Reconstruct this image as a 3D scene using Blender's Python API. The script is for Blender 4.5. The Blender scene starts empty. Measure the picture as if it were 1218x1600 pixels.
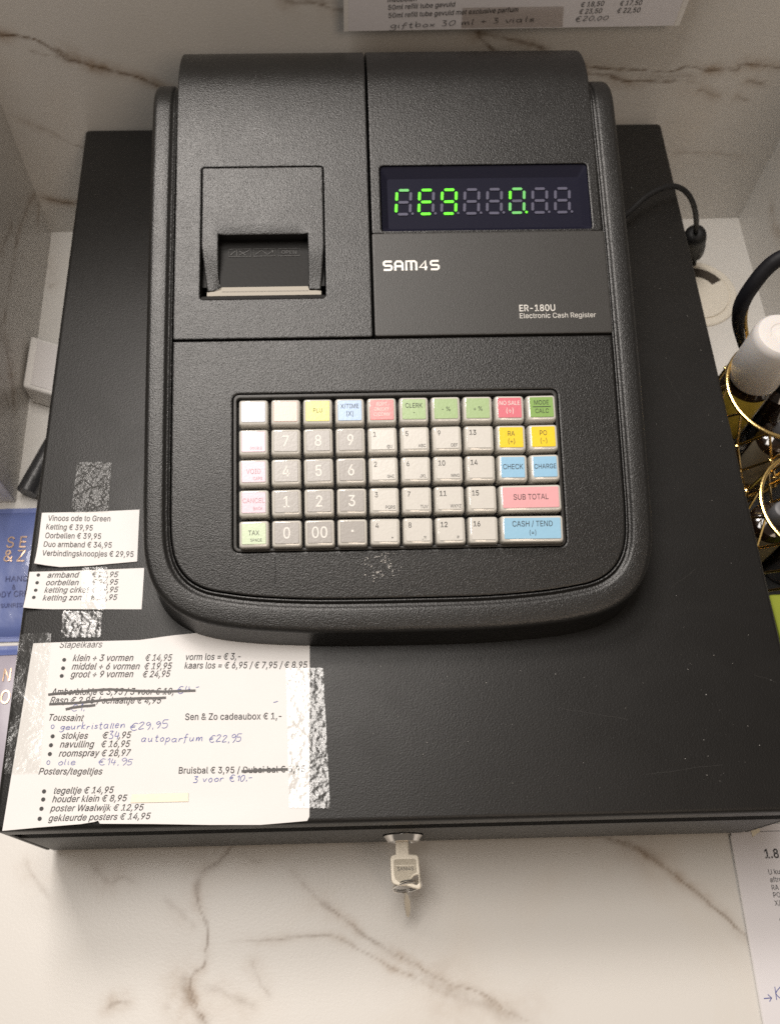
import bpy, bmesh, math, random
from math import sin, cos, pi, radians, sqrt, exp
from mathutils import Vector, Matrix, noise
from mathutils.geometry import delaunay_2d_cdt

random.seed(7)
S_ = bpy.context.scene
COL = S_.collection
# ------------------------------------------------------------------ camera
cam_d = bpy.data.cameras.new("camera")
cam = bpy.data.objects.new("camera", cam_d); COL.objects.link(cam)
cam.location = (-0.0371, -0.0601, 0.5853)
cam.rotation_euler = (0.4478, -0.0085, -0.0346)
cam_d.sensor_fit = 'VERTICAL'; cam_d.sensor_height = 24.0
cam_d.lens = 22.0604
cam_d.shift_x = 0.038925; cam_d.shift_y = -0.005873
cam_d.clip_start = 0.01; cam_d.clip_end = 60
cam_d.dof.use_dof = True; cam_d.dof.focus_distance = 0.44; cam_d.dof.aperture_fstop = 11
S_.camera = cam
# ------------------------------------------------------------------ light
world = bpy.data.worlds.new("World"); S_.world = world; world.use_nodes = True
wb = world.node_tree.nodes["Background"]
wb.inputs[0].default_value = (1.0, 0.88, 0.76, 1); wb.inputs[1].default_value = 0.13
def lamp(name, loc, target, size, sizey, power, color):
    d = bpy.data.lights.new(name, 'AREA'); d.shape = 'RECTANGLE'; d.size = size; d.size_y = sizey
    d.energy = power; d.color = color
    o = bpy.data.objects.new(name, d); COL.objects.link(o); o.location = loc
    o.rotation_euler = (Vector(target) - Vector(loc)).to_track_quat('-Z', 'Y').to_euler()
    return o
lamp("ceiling_lamp", (-0.25, 0.31, 1.55), (-0.15, 0.25, 0.0), 0.72, 0.46, 16.5, (1.0, 0.94, 0.875))
lamp("rear_lamp", (-0.42, 0.96, 1.60), (-0.10, 0.30, 0.15), 0.50, 0.40, 21, (1.0, 0.93, 0.865))
lamp("front_fill_lamp", (0.55, -1.0, 1.5), (0.05, 0.4, 0.1), 0.6, 0.6, 6.5, (1.0, 0.80, 0.62))  # fill light added from the front to lift the back wall
S_.view_settings.view_transform = 'Standard'
S_.view_settings.look = 'None'
S_.view_settings.exposure = 0.0; S_.view_settings.gamma = 1.0
S_.render.engine = 'CYCLES'
S_.cycles.use_denoising = False
S_.cycles.sample_clamp_indirect = 4.0
S_.cycles.max_bounces = 8
S_.cycles.transparent_max_bounces = 12

# ------------------------------------------------------------------ measured places (metres)
YAW = -0.00937            # the till stands a touch askew on the counter
CY_, SY_ = cos(YAW), sin(YAW)
ZC = -0.010               # counter top
H = 0.0958                # top of the cash drawer
XL, XR, YB = -0.2557, 0.3071, 0.4796
def dr(p):                # till frame -> world
    return Vector((p[0]*CY_ - p[1]*SY_, p[0]*SY_ + p[1]*CY_, p[2]))
SHEET_TEXT = [('Stapelkaars', -0.18427, 0.09323, -0.16178, 0.09297, 0.00359, 0.21),
  ('klein + 3 vormen', -0.1763, 0.08574, -0.1446, 0.08516, 0.00355, 0.21),
  ('€ 14,95', -0.13813, 0.08502, -0.12415, 0.0847, 0.00354, 0.21),
  ('vorm los = € 3,-', -0.11667, 0.08488, -0.08732, 0.08456, 0.00353, 0.12),
  ('middel + 6 vormen', -0.1764, 0.08113, -0.14086, 0.08043, 0.00352, 0.21),
  ('€ 19,95', -0.13831, 0.0803, -0.1239, 0.08021, 0.00351, 0.21),
  ('kaars los = € 6,95 / € 7,95 / € 8,95', -0.11674, 0.08026, -0.05186, 0.07909, 0.00351, 0.12),
  ('groot + 9 vormen', -0.17661, 0.07684, -0.14395, 0.0763, 0.00349, 0.21),
  ('€ 24,95', -0.13886, 0.07597, -0.1245, 0.07599, 0.00348, 0.21),
  ('Amberblokje € 3,95 / 3 voor € 10,', -0.18572, 0.06766, -0.12185, 0.06649, 0.00344, 0.21),
  ('Rasp € 2,95 / schaaltje € 4,95', -0.18579, 0.06322, -0.12836, 0.06183, 0.00341, 0.21),
  ('Toussaint', -0.18598, 0.05426, -0.16788, 0.05351, 0.00336, 0.21),
  ('stokjes', -0.1781, 0.04473, -0.1647, 0.04441, 0.0033, 0.21),
  ('€', -0.15729, 0.0444, -0.15453, 0.04434, 0.0033, 0.21),
  (',95', -0.14856, 0.04427, -0.14271, 0.04426, 0.00329, 0.21),
  ('navulling', -0.17821, 0.04028, -0.16125, 0.04001, 0.00328, 0.21),
  ('€ 16,95', -0.15748, 0.03992, -0.14296, 0.03974, 0.00327, 0.21),
  ('roomspray', -0.17827, 0.0357, -0.1581, 0.03551, 0.00325, 0.21),
  ('€ 28,97', -0.15691, 0.03532, -0.14236, 0.03527, 0.00324, 0.21),
  ('Posters/tegeltjes', -0.18748, 0.02703, -0.15569, 0.02627, 0.0032, 0.21),
  ('Sen & Zo cadeaubox € 1,-', -0.11506, 0.05291, -0.06515, 0.05221, 0.00334, 0.0),
  ('Bruisbal € 3,95 /', -0.11686, 0.02576, -0.08599, 0.02531, 0.00318, 0.0),
  ('Dubai bal € 5,95', -0.08437, 0.02527, -0.05303, 0.0251, 0.00318, 0.0),
  ('tegeltje € 14,95', -0.17914, 0.01736, -0.14931, 0.01705, 0.00314, 0.21),
  ('houder klein € 8,95', -0.1791, 0.01325, -0.14236, 0.01292, 0.00312, 0.21),
  ('poster Waalwijk € 12,95', -0.17947, 0.00889, -0.13368, 0.00822, 0.00309, 0.21),
  ('gekleurde posters € 14,95', -0.17992, 0.00418, -0.12986, 0.00392, 0.00307, 0.21)]
SHEET_HAND = [('geurkristallen', -0.17917, 0.04924, -0.1464, 0.04947, 0.00299),
  ('€29,95', -0.14336, 0.04841, -0.12412, 0.04928, 0.00365),
  ('34', -0.15382, 0.04374, -0.1486, 0.04394, 0.00362),
  ('olie', -0.17836, 0.03141, -0.16931, 0.03152, 0.0029),
  ('€14,95', -0.15792, 0.03093, -0.14073, 0.03084, 0.00289),
  ('autoparfum', -0.13721, 0.04204, -0.1058, 0.04179, 0.00328),
  ('€22,95', -0.10249, 0.04123, -0.08607, 0.04133, 0.0036),
  ('3 voor €10,-', -0.1096, 0.02123, -0.08008, 0.02148, 0.00284),
  ('€1,-', -0.17469, 0.05877, -0.16478, 0.05921, 0.00304),
  ('€4,-', -0.11994, 0.06662, -0.10828, 0.0684, 0.00342),
  ('-', -0.06948, 0.05969, -0.0668, 0.0603, 0.00305)]
SHEET_BULLETS = [(-0.18086, 0.08651),
  (-0.18095, 0.08193),
  (-0.18122, 0.07774),
  (-0.18246, 0.04604),
  (-0.18281, 0.04152),
  (-0.18287, 0.03709),
  (-0.18369, 0.01862),
  (-0.18366, 0.01474),
  (-0.184, 0.01029),
  (-0.18427, 0.0055)]
SHEET_RINGS = [(-0.18298, 0.05098),
  (-0.18314, 0.0328)]
SHEET_STRIKES = [[(-0.18721, 0.06783),
  (-0.16507, 0.06953),
  (-0.15487, 0.06981),
  (-0.13953, 0.06877),
  (-0.12573, 0.06811),
  (-0.11029, 0.06827)], [(-0.18607, 0.06272),
  (-0.17065, 0.06321),
  (-0.15193, 0.06464),
  (-0.12553, 0.06471)], [(-0.17725, 0.05983),
  (-0.17225, 0.06089),
  (-0.16202, 0.06173)], [(-0.08514, 0.02618),
  (-0.07466, 0.02641),
  (-0.06167, 0.02658)]]
SHEET_OUTLINE = [(-0.19847, 0.09612),
  (-0.18232, 0.09646),
  (-0.16296, 0.09657),
  (-0.14151, 0.09665),
  (-0.12749, 0.09792),
  (-0.11206, 0.09973),
  (-0.07924, 0.1008),
  (-0.05013, 0.09834),
  (-0.05039, 0.05992),
  (-0.0509, 0.00341),
  (-0.05206, 0.00131),
  (-0.07522, -0.00013),
  (-0.09992, 0.00034),
  (-0.12812, 0.00148),
  (-0.15408, 0.00226),
  (-0.15516, 0.0038),
  (-0.15669, 0.00323),
  (-0.1637, 0.00234),
  (-0.18486, 0.00134),
  (-0.20209, 0.00022)]
CORRECTION = [(-0.13963, 0.01601),
  (-0.11144, 0.01612),
  (-0.11124, 0.01193),
  (-0.13997, 0.012)]
NOTE1_TEXT = [('Vinoos ode to Green', -0.19877, 0.16827, -0.16326, 0.1672, 0.00346, 0.0),
  ('Ketting € 39,95', -0.19912, 0.163, -0.17281, 0.1616, 0.00343, 0),
  ('Oorbellen € 39,95', -0.19907, 0.15752, -0.1676, 0.15629, 0.0034, 0),
  ('Duo armband € 34,95', -0.19924, 0.15213, -0.16116, 0.1508, 0.00337, 0),
  ('Verbindingsknoopjes € 29,95', -0.19932, 0.14656, -0.14852, 0.14507, 0.00334, 0)]
NOTE1_OUTLINE = [(-0.20269, 0.17361),
  (-0.17584, 0.17344),
  (-0.14714, 0.17446),
  (-0.14617, 0.1423),
  (-0.17272, 0.14018),
  (-0.18867, 0.13976),
  (-0.20243, 0.14121)]
NOTE2_TEXT = [('armband', -0.19529, 0.13364, -0.17831, 0.13342, 0.00327, 0.21),
  ('€ 22,95', -0.17109, 0.13338, -0.1566, 0.13313, 0.00326, 0.21),
  ('oorbellen', -0.19567, 0.12926, -0.17785, 0.12886, 0.00324, 0.21),
  ('€ 24,95', -0.17067, 0.12889, -0.15623, 0.12865, 0.00324, 0.21),
  ('ketting cirkel', -0.19584, 0.1249, -0.17193, 0.12437, 0.00322, 0.21),
  ('€ 29,95', -0.17026, 0.12448, -0.15587, 0.12424, 0.00321, 0.21),
  ('ketting zon', -0.19612, 0.12028, -0.17537, 0.12004, 0.0032, 0.21),
  ('€ 34,95', -0.1703, 0.12, -0.156, 0.11976, 0.00319, 0.21)]
NOTE2_BULLETS = [(-0.2003, 0.13542),
  (-0.20044, 0.13087),
  (-0.20061, 0.12635),
  (-0.20096, 0.12198)]
NOTE2_OUTLINE = [(-0.20549, 0.13745),
  (-0.17602, 0.13757),
  (-0.14197, 0.13836),
  (-0.14178, 0.12019),
  (-0.1418, 0.11407),
  (-0.17381, 0.11479),
  (-0.20541, 0.11549)]
TAPE_A = [(-0.1856, 0.20545),
  (-0.16559, 0.20555),
  (-0.16486, 0.17321),
  (-0.18605, 0.17325)]
TAPE_B = [(-0.18421, 0.11373),
  (-0.16319, 0.11274),
  (-0.16279, 0.09886),
  (-0.1835, 0.09889)]
TAPE_C = [(-0.20647, 0.10077),
  (-0.189, 0.1011),
  (-0.18703, 0.02812),
  (-0.20468, 0.02759)]
TAPE_D = [(-0.06286, 0.07875),
  (-0.04311, 0.07865),
  (-0.04051, 0.00715),
  (-0.06097, 0.00795)]
TAPE_E = [(-0.17578, 0.13871),
  (-0.16246, 0.13881),
  (-0.16155, 0.11396),
  (-0.17446, 0.11425)]
WALL_TEXT = [('50ml refill tube gevuld', 0.00782, 0.19401, 0.04892, 0.1957, 0.00325, 0.1),
  ('50ml refill tube gevuld met exclusive parfum', 0.00827, 0.18852, 0.0887, 0.19132, 0.00331, 0.1),
  ('€ 18,50', 0.12729, 0.1939, 0.14154, 0.19457, 0.00327, 0.1),
  ('€ 17,50', 0.15147, 0.1944, 0.16511, 0.19474, 0.00327, 0.1),
  ('€ 23,50', 0.12732, 0.18906, 0.14143, 0.18957, 0.00332, 0.1),
  ('€ 22,50', 0.15103, 0.18941, 0.1655, 0.18965, 0.00332, 0.1),
  ('meubelen', 0.00731, 0.1992, 0.02498, 0.19976, 0.0032, 0.1)]
WALL_HAND = [('giftbox 30 ml + 3 vials', 0.00953, 0.1811, 0.09958, 0.18447, 0.0045),
  ('€20,00', 0.12636, 0.18399, 0.14631, 0.18499, 0.00404)]
WALL_SHEET = [(-0.02021, 0.22512),
  (-0.01934, 0.1789),
  (0.19397, 0.17917),
  (0.19158, 0.22193)]
WALL_SHEET_IN = [(-0.01685, 0.20046),
  (-0.0161, 0.17884),
  (0.19025, 0.17924),
  (0.18976, 0.19702)]
WALL_TAPE = [(0.05388, 0.19497),
  (0.11683, 0.19477),
  (0.11907, 0.18051),
  (0.05473, 0.18075)]
WALL_VEINS = [([(-0.25356, 0.17573),
  (-0.23856, 0.17225),
  (-0.2289, 0.17068),
  (-0.21661, 0.16672),
  (-0.2092, 0.16091),
  (-0.20117, 0.15204),
  (-0.18353, 0.14676),
  (-0.16792, 0.14042),
  (-0.14602, 0.13124),
  (-0.12357, 0.12127)], 0.0014999999999999998, 1.15),
  ([(-0.22387, 0.16023),
  (-0.21286, 0.1552),
  (-0.20312, 0.15257)], 0.0014999999999999998, 0.5175),
  ([(-0.20534, 0.15988),
  (-0.19875, 0.15003)], 0.0025, 0.69),
  ([(-0.25413, 0.11054),
  (-0.23211, 0.09427),
  (-0.22087, 0.08526),
  (-0.21476, 0.08037),
  (-0.20766, 0.07719),
  (-0.19641, 0.07146)], 0.001, 0.40249999999999997),
  ([(-0.21384, 0.08034),
  (-0.20674, 0.07717)], 0.001, 0.69),
  ([(-0.25657, 0.02846),
  (-0.24409, 0.02538),
  (-0.22889, 0.02081),
  (-0.21351, 0.01828)], 0.0013750000000000001, 1.035),
  ([(0.13543, 0.13585),
  (0.15153, 0.13295),
  (0.16339, 0.13322),
  (0.17177, 0.12836),
  (0.18641, 0.127),
  (0.22396, 0.1257)], 0.00175, 1.035),
  ([(0.13846, 0.14192),
  (0.15003, 0.13915),
  (0.18384, 0.13591),
  (0.20415, 0.13447),
  (0.21391, 0.13839),
  (0.22331, 0.13667),
  (0.25064, 0.13458),
  (0.25197, 0.13917),
  (0.28, 0.13657),
  (0.29951, 0.13464)], 0.0013750000000000001, 1.035),
  ([(0.18504, 0.13175),
  (0.21219, 0.13015),
  (0.22305, 0.13098)], 0.00375, 0.40249999999999997),
  ([(0.22934, 0.11918),
  (0.24773, 0.11225)], 0.0014999999999999998, 0.5175),
  ([(0.25926, 0.11201),
  (0.26867, 0.10904)], 0.00125, 0.69),
  ([(0.26024, 0.12707),
  (0.27399, 0.12307)], 0.0014999999999999998, 0.575),
  ([(0.0674, 0.16996),
  (0.07128, 0.16283),
  (0.0793, 0.154),
  (0.09045, 0.14286)], 0.00175, 1.035),
  ([(0.06341, 0.16864),
  (0.07419, 0.16609),
  (0.08718, 0.16349),
  (0.10515, 0.1574),
  (0.11981, 0.15225)], 0.00225, 0.8049999999999999),
  ([(0.22868, 0.0616),
  (0.259, 0.06148),
  (0.28792, 0.05635)], 0.001125, 0.40249999999999997),
  ([(-0.06139, 0.19764),
  (-0.05176, 0.1923),
  (-0.03385, 0.18938),
  (-0.02181, 0.18519),
  (-0.0096, 0.18095)], 0.001875, 0.8049999999999999),
  ([(-0.04577, 0.1922),
  (-0.0218, 0.19005)], 0.00375, 0.45999999999999996)]
COUNTER_VEINS = [([(-0.09943, 0.00384),
  (-0.10426, -0.00212),
  (-0.10873, -0.00555),
  (-0.11906, -0.01336),
  (-0.12104, -0.021),
  (-0.11733, -0.03149),
  (-0.11325, -0.0435),
  (-0.11404, -0.05348),
  (-0.11525, -0.061),
  (-0.12091, -0.06472),
  (-0.12133, -0.07277),
  (-0.11663, -0.08405),
  (-0.11288, -0.09044),
  (-0.10793, -0.10295)], 0.0011, 1.0),
  ([(-0.10498, -0.00389),
  (-0.11977, -0.01474),
  (-0.12023, -0.02276)], 0.003, 0.4),
  ([(-0.12527, -0.06391),
  (-0.1242, -0.07267),
  (-0.11729, -0.08559),
  (-0.10995, -0.09365)], 0.004, 0.45),
  ([(-0.06513, -0.01236),
  (-0.04848, -0.0304),
  (-0.03749, -0.03764),
  (-0.02846, -0.04474),
  (-0.01592, -0.05355),
  (0.00182, -0.06408),
  (0.0229, -0.07457),
  (0.04218, -0.08166),
  (0.05394, -0.09001),
  (0.06751, -0.09677)], 0.0011, 0.6),
  ([(-0.04849, -0.03109),
  (-0.04295, -0.03335)], 0.003, 0.4),
  ([(-0.10025, -0.04964),
  (-0.07643, -0.0498),
  (-0.05069, -0.04801),
  (-0.04151, -0.04933),
  (-0.027, -0.05483),
  (-0.00569, -0.06774),
  (0.00844, -0.07407),
  (0.03456, -0.08617)], 0.0009, 0.5),
  ([(0.00151, -0.06896),
  (0.02265, -0.07778),
  (0.04008, -0.08478),
  (0.06413, -0.09508)], 0.006, 0.3),
  ([(0.10653, 0.00348),
  (0.11779, 0.0009),
  (0.12903, -0.00167),
  (0.14334, -0.00869),
  (0.15358, -0.01622),
  (0.1715, -0.03271),
  (0.18597, -0.0453),
  (0.19669, -0.05652),
  (0.21412, -0.06978)], 0.0011, 0.75),
  ([(0.11785, 0.00126),
  (0.14346, -0.00797),
  (0.15389, -0.01444)], 0.0035, 0.4),
  ([(-0.08917, -0.05764),
  (-0.08363, -0.06925),
  (-0.07639, -0.07912)], 0.0018, 0.35),
  ([(-0.2225, 8e-05),
  (-0.21246, -0.01614),
  (-0.20502, -0.02333)], 0.0022, 0.35),
  ([(-0.18448, -0.00299),
  (-0.17224, -0.01507),
  (-0.16489, -0.01321),
  (-0.15527, -0.01704)], 0.002, 0.4),
  ([(-0.168, -0.08036),
  (-0.16391, -0.07797),
  (-0.15674, -0.07886)], 0.0016, 0.5),
  ([(-0.13995, -0.02383),
  (-0.12832, -0.03453),
  (-0.12067, -0.04157)], 0.0022, 0.25),
  ([(-0.11599, -0.07135),
  (-0.09609, -0.07844),
  (-0.08531, -0.08357)], 0.0025, 0.3),
  ([(-0.09554, -0.00062),
  (-0.08595, -0.00811),
  (-0.08217, -0.00645)], 0.002, 0.25),
  ([(-0.13525, -0.08119),
  (-0.13339, -0.08283)], 0.0014, 0.3),
  ([(-0.2686, 0.47383),
  (-0.25248, 0.44198),
  (-0.24513, 0.42901)], 0.003, 0.15),
  ([(-0.27167, 0.43292),
  (-0.24551, 0.42271)], 0.0012, 0.35)]
LEFT_VEINS = [([(0.48435, 0.02966),
  (0.46772, 0.0402),
  (0.43509, 0.0517),
  (0.41677, 0.05533),
  (0.38724, 0.05578),
  (0.35297, 0.05673),
  (0.32847, 0.0608)], 0.0012, 0.8),
  ([(0.48435, 0.02966),
  (0.46992, 0.02426),
  (0.45563, 0.02231)], 0.001, 0.5),
  ([(0.4177, 0.06744),
  (0.37808, 0.07997)], 0.0016, 0.6),
  ([(0.32847, 0.0608),
  (0.32568, 0.04623),
  (0.31003, 0.02623),
  (0.29026, 0.0158)], 0.0025, 0.7),
  ([(0.30391, 0.05131),
  (0.28959, 0.02544)], 0.003, 0.5)]
PAGE_TEXT = [('1.8', 0.21675, -0.01524, 0.00496, 1),
  ('U ku', 0.21677, -0.02427, 0.00289, 0),
  ('aftre', 0.2167, -0.02858, 0.00287, 0),
  ('RA', 0.21671, -0.03286, 0.00285, 0),
  ('PO', 0.21672, -0.03694, 0.00284, 0),
  ('X/T', 0.2165, -0.04133, 0.00282, 0)]
PAGE_MISC = [(0.21775, -0.04878),
  (0.21728, -0.05318),
  (0.19911, -0.08873),
  (0.20352, -0.08857),
  (0.20476, -0.08476),
  (0.20611, -0.08994),
  (0.20938, -0.08685),
  (0.21085, 0.00108),
  (0.21783, 0.00084),
  (0.2105, -0.00405)]
GLYPH = {
'!':(196,[[67,160,63,509,132,509,128,160],[86,-3,75,1,58,18,54,29,52,41,54,53,58,64,75,80,86,85,110,85,121,80,138,64,142,53,142,29,138,18,121,1,110,-3]]),
'#':(440,[[242,0,326,509,377,509,294,0],[10,140,19,192,400,192,391,140],[64,0,147,509,198,509,115,0],[40,316,49,368,429,368,421,316]]),
'%':(676,[[175,283,155,284,137,289,121,297,107,308,95,320,86,335,80,351,76,369,76,431,80,448,87,464,96,479,107,492,121,503,137,511,155,515,175,517,196,515,214,511,230,503,244,492,255,479,264,464,270,448,274,431,276,412,276,388,274,369,270,351,264,335,255,320,244,308,230,297,214,289,196,284],[175,327,191,329,203,335,212,346,218,358,222,372,222,428,219,441,213,454,204,464,191,470,175,473,160,470,148,464,138,454,132,441,128,428,128,372,132,358,138,346,147,335,160,329],[501,-10,481,-8,462,-3,446,5,432,15,421,28,412,43,406,59,402,77,400,95,400,120,402,138,406,156,412,172,421,187,433,200,447,210,463,218,481,223,501,225,522,223,540,218,556,210,570,200,581,187,590,172,596,156,600,138,600,77,596,59,589,43,580,28,569,15,555,5,540,-3,521,-8],[501,35,517,37,529,43,538,53,544,66,548,80,548,135,544,149,538,162,529,172,517,178,501,180,486,178,473,172,464,162,458,149,454,135,454,80,458,66,464,53,473,43,485,37],[132,0,482,509,540,509,191,0]]),
'&':(448,[[197,-7,165,-5,136,1,110,12,88,26,69,42,54,62,43,84,36,108,34,133,36,154,40,173,47,189,58,205,70,220,85,235,101,249,262,405,260,420,255,434,245,445,233,454,219,459,201,461,151,440,138,411,138,386,145,363,159,340,204,284,438,0,364,0,171,231,153,254,96,327,87,344,81,361,77,379,75,398,77,420,82,440,91,458,102,474,117,488,134,499,154,507,176,512,200,513,224,512,246,507,266,499,283,488,297,475,308,459,317,442,322,424,324,404,323,389,320,375,309,349,301,336,256,293,154,217,135,202,121,188,110,174,103,161,98,146,97,131,98,115,102,101,109,87,118,76,143,57,158,51,193,46,213,48,232,52,251,59,269,69,286,81,301,95,315,112,327,131,336,151,343,174,348,198,349,224,408,224,406,194,403,167,397,144,389,124,371,92,333,47,315,30,294,17,271,7,246,-1,221,-5]]),
'(':(273,[[89,207,90,244,94,283,101,324,109,364,119,403,132,441,145,477,160,510,177,539,236,539,219,503,204,466,191,428,179,390,169,351,161,313,156,276,152,241,151,207,152,176,155,145,160,115,167,83,188,16,202,-19,218,-57,236,-96,177,-96,150,-46,128,4,111,55,99,106,92,156]]),
')':(273,[[37,-96,56,-56,72,-18,86,18,97,52,106,85,113,116,118,147,121,177,122,207,121,241,117,276,112,313,104,351,94,390,82,428,69,466,54,503,37,539,97,539,113,510,128,477,142,441,154,403,164,364,173,323,179,283,183,244,184,207,182,156,174,104,161,53,144,3,123,-47,97,-96]]),
'*':(453,[[201,223,206,331,114,272,89,315,186,365,89,415,114,459,206,400,201,509,250,509,246,400,337,459,362,415,266,365,362,315,337,272,246,331,250,223]]),
'+':(453,[[198,34,198,364,255,364,255,34],[61,172,61,226,391,226,391,172]]),
',':(188,[[38,-119,68,71,137,71,84,-119]]),
'-':(453,[[337,244,337,188,114,188,114,244]]),
'.':(188,[[83,-3,73,1,63,9,55,18,51,29,51,53,55,64,63,73,73,81,83,85,95,87,107,85,118,81,128,73,135,64,140,53,140,29,135,18,128,9,118,1,107,-3]]),
'/':(249,[[235,533,71,-76,14,-76,178,533]]),
'0':(453,[[227,-7,191,-3,158,7,130,24,105,48,85,77,69,113,57,155,50,202,48,254,50,306,57,353,69,395,85,431,106,461,130,484,159,502,191,512,227,516,262,512,295,502,323,484,348,461,368,431,384,395,396,353,403,306,405,254,403,202,396,155,384,113,368,77,348,48,323,24,295,7,263,-3],[227,50,250,52,271,60,290,74,306,92,320,116,330,144,338,176,342,213,344,254,342,295,338,332,330,365,320,393,306,416,290,435,271,449,250,457,227,460,203,457,182,449,163,435,147,416,134,393,123,365,115,332,111,295,109,254,111,213,115,176,123,144,134,116,147,92,163,74,182,60,203,52]]),
'1':(453,[[76,0,76,55,391,55,391,0],[276,509,276,0,212,0,212,448,209,448,86,358,86,427,198,509]]),
'2':(453,[[64,0,64,47,234,229,282,282,311,327,316,341,319,356,320,371,319,389,315,405,308,419,298,431,287,441,273,449,258,455,224,460,205,458,188,454,172,447,159,438,148,427,139,413,132,398,128,381,127,362,66,362,68,391,75,418,86,442,102,464,121,482,143,496,168,507,196,513,225,516,254,513,281,507,306,497,328,482,346,465,361,445,372,423,379,398,381,372,380,354,377,336,371,318,363,299,351,280,336,259,317,235,294,209,267,180,153,60,153,57,389,57,389,0]]),
'3':(453,[[218,-7,188,-5,159,1,133,10,108,22,88,38,70,57,57,79,48,104,44,132,109,132,112,115,118,100,126,87,137,76,150,66,165,59,182,54,200,51,219,50,239,51,258,55,275,61,291,69,304,80,315,93,323,108,328,125,329,145,328,163,323,180,316,196,306,211,292,223,275,234,254,241,229,246,201,248,157,248,157,299,288,448,288,452,70,452,70,509,372,509,372,461,211,278,211,289,247,290,279,286,308,276,333,262,354,244,371,222,383,198,391,173,393,145,390,116,383,90,370,66,354,45,333,27,309,12,281,2,251,-5]]),
'4':(453,[[40,105,40,158,247,509,311,509,109,166,109,163,413,163,413,105],[282,0,282,318,343,318,343,0]]),
'5':(453,[[221,-7,192,-5,165,1,140,11,118,25,99,41,83,60,71,82,63,105,60,130,122,130,125,115,130,102,138,89,148,78,160,68,173,60,188,54,204,51,221,50,241,51,259,56,276,64,291,75,304,89,314,104,322,122,326,141,328,162,326,183,321,203,314,221,303,237,290,251,275,262,257,270,238,275,218,277,201,276,184,273,167,268,152,262,139,255,128,246,67,253,96,509,366,509,366,452,151,452,134,301,148,311,178,325,194,330,212,333,229,334,252,332,274,328,294,321,313,311,330,299,345,285,358,269,370,251,379,231,386,210,390,187,391,163,388,132,381,102,369,76,352,52,332,32,309,15,282,3,253,-4]]),
'6':(453,[[226,-7,196,-4,168,3,142,15,119,31,100,51,84,74,73,101,66,130,64,162,65,187,71,212,80,239,93,268,112,302,137,340,252,509,322,509,151,261,145,261,184,302,208,311,235,314,265,312,291,305,316,295,337,280,355,262,370,240,380,215,387,187,389,157,387,127,379,98,368,73,352,50,333,30,310,14,284,3,257,-4],[226,48,245,50,263,55,279,63,293,73,304,86,314,101,322,119,326,137,327,157,326,178,322,196,314,213,304,228,293,241,279,251,263,259,245,264,226,265,207,264,190,259,174,252,160,241,148,229,138,214,131,197,126,179,125,158,126,138,131,119,138,102,148,86,160,73,174,63,190,55,207,50]]),
'7':(453,[[97,0,323,448,323,452,62,452,62,509,391,509,391,449,165,0]]),
'8':(453,[[226,-7,193,-5,163,1,136,11,111,25,91,42,74,62,62,84,54,109,52,135,53,156,58,176,65,195,75,212,87,228,101,241,117,252,134,260,153,265,153,267,129,276,109,289,93,308,80,330,73,354,70,380,73,405,79,429,90,450,106,469,124,485,146,498,170,508,197,514,226,516,255,514,282,508,306,498,328,485,346,469,361,450,373,429,379,405,382,380,379,354,372,330,359,308,343,289,323,276,300,267,300,265,319,260,335,252,351,241,365,228,377,212,387,195,395,176,399,156,401,135,398,109,391,84,378,62,362,42,341,25,317,11,289,1,259,-5],[226,49,248,50,267,54,285,60,300,69,313,79,323,91,331,106,335,121,337,139,335,157,330,173,322,189,312,202,283,223,265,230,247,234,226,235,206,234,187,230,169,223,140,202,130,189,122,173,117,157,115,139,117,121,121,106,129,91,139,79,152,69,167,60,185,54,205,50],[226,290,244,291,260,294,274,300,287,308,298,318,307,330,314,344,318,359,319,376,318,392,314,407,308,420,299,432,288,442,275,449,260,455,244,459,226,460,208,459,192,455,177,449,164,442,153,432,138,407,134,392,133,376,134,359,138,344,145,330,154,318,165,308,178,300,193,294,209,291]]),
'9':(453,[[226,516,256,513,285,506,310,494,333,478,352,458,368,434,380,408,387,378,389,347,387,322,382,296,373,270,359,240,340,207,315,168,200,0,130,0,301,248,307,248,268,207,232,195,218,195,188,197,161,203,137,214,116,229,98,247,83,269,72,294,66,321,64,352,66,382,73,411,85,436,101,459,120,479,143,494,168,506,196,513],[226,460,207,459,190,454,174,446,160,435,148,423,138,407,131,390,127,372,125,352,127,331,131,313,138,295,148,280,160,268,174,257,190,250,207,245,226,243,245,245,263,249,279,257,293,267,305,280,314,295,322,312,326,330,327,350,326,371,322,390,314,407,305,422,293,435,279,446,263,454,245,459]]),
':':(188,[[83,-3,73,1,63,9,55,18,51,29,51,53,55,64,63,73,73,81,83,85,95,87,107,85,118,81,128,73,135,64,140,53,140,29,135,18,128,9,118,1,107,-3],[83,272,63,284,55,294,51,304,51,328,55,339,63,349,73,356,83,360,95,362,107,360,118,356,128,349,135,339,140,328,140,304,128,284,118,277,107,272]]),
'=':(453,[[72,245,72,301,381,301,381,245],[72,97,72,153,381,153,381,97]]),
'?':(358,[[132,152,133,187,136,211,141,230,148,245,157,258,209,298,236,321,247,334,255,349,260,365,262,384,257,413,242,436,232,445,220,452,193,461,178,462,163,461,150,458,137,453,125,446,115,437,106,425,99,412,94,396,92,378,27,378,30,406,38,430,49,452,64,471,82,487,103,499,126,508,151,514,178,516,206,514,232,508,255,498,275,486,292,470,306,451,316,430,322,407,324,382,322,356,316,332,306,311,292,292,275,276,219,235,204,216,196,192,194,177,194,152],[152,-3,141,1,131,9,124,18,120,29,118,41,120,53,124,64,131,73,141,80,152,85,176,85,196,73,203,64,208,53,208,29,203,18,196,9,186,1,176,-3]]),
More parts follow.
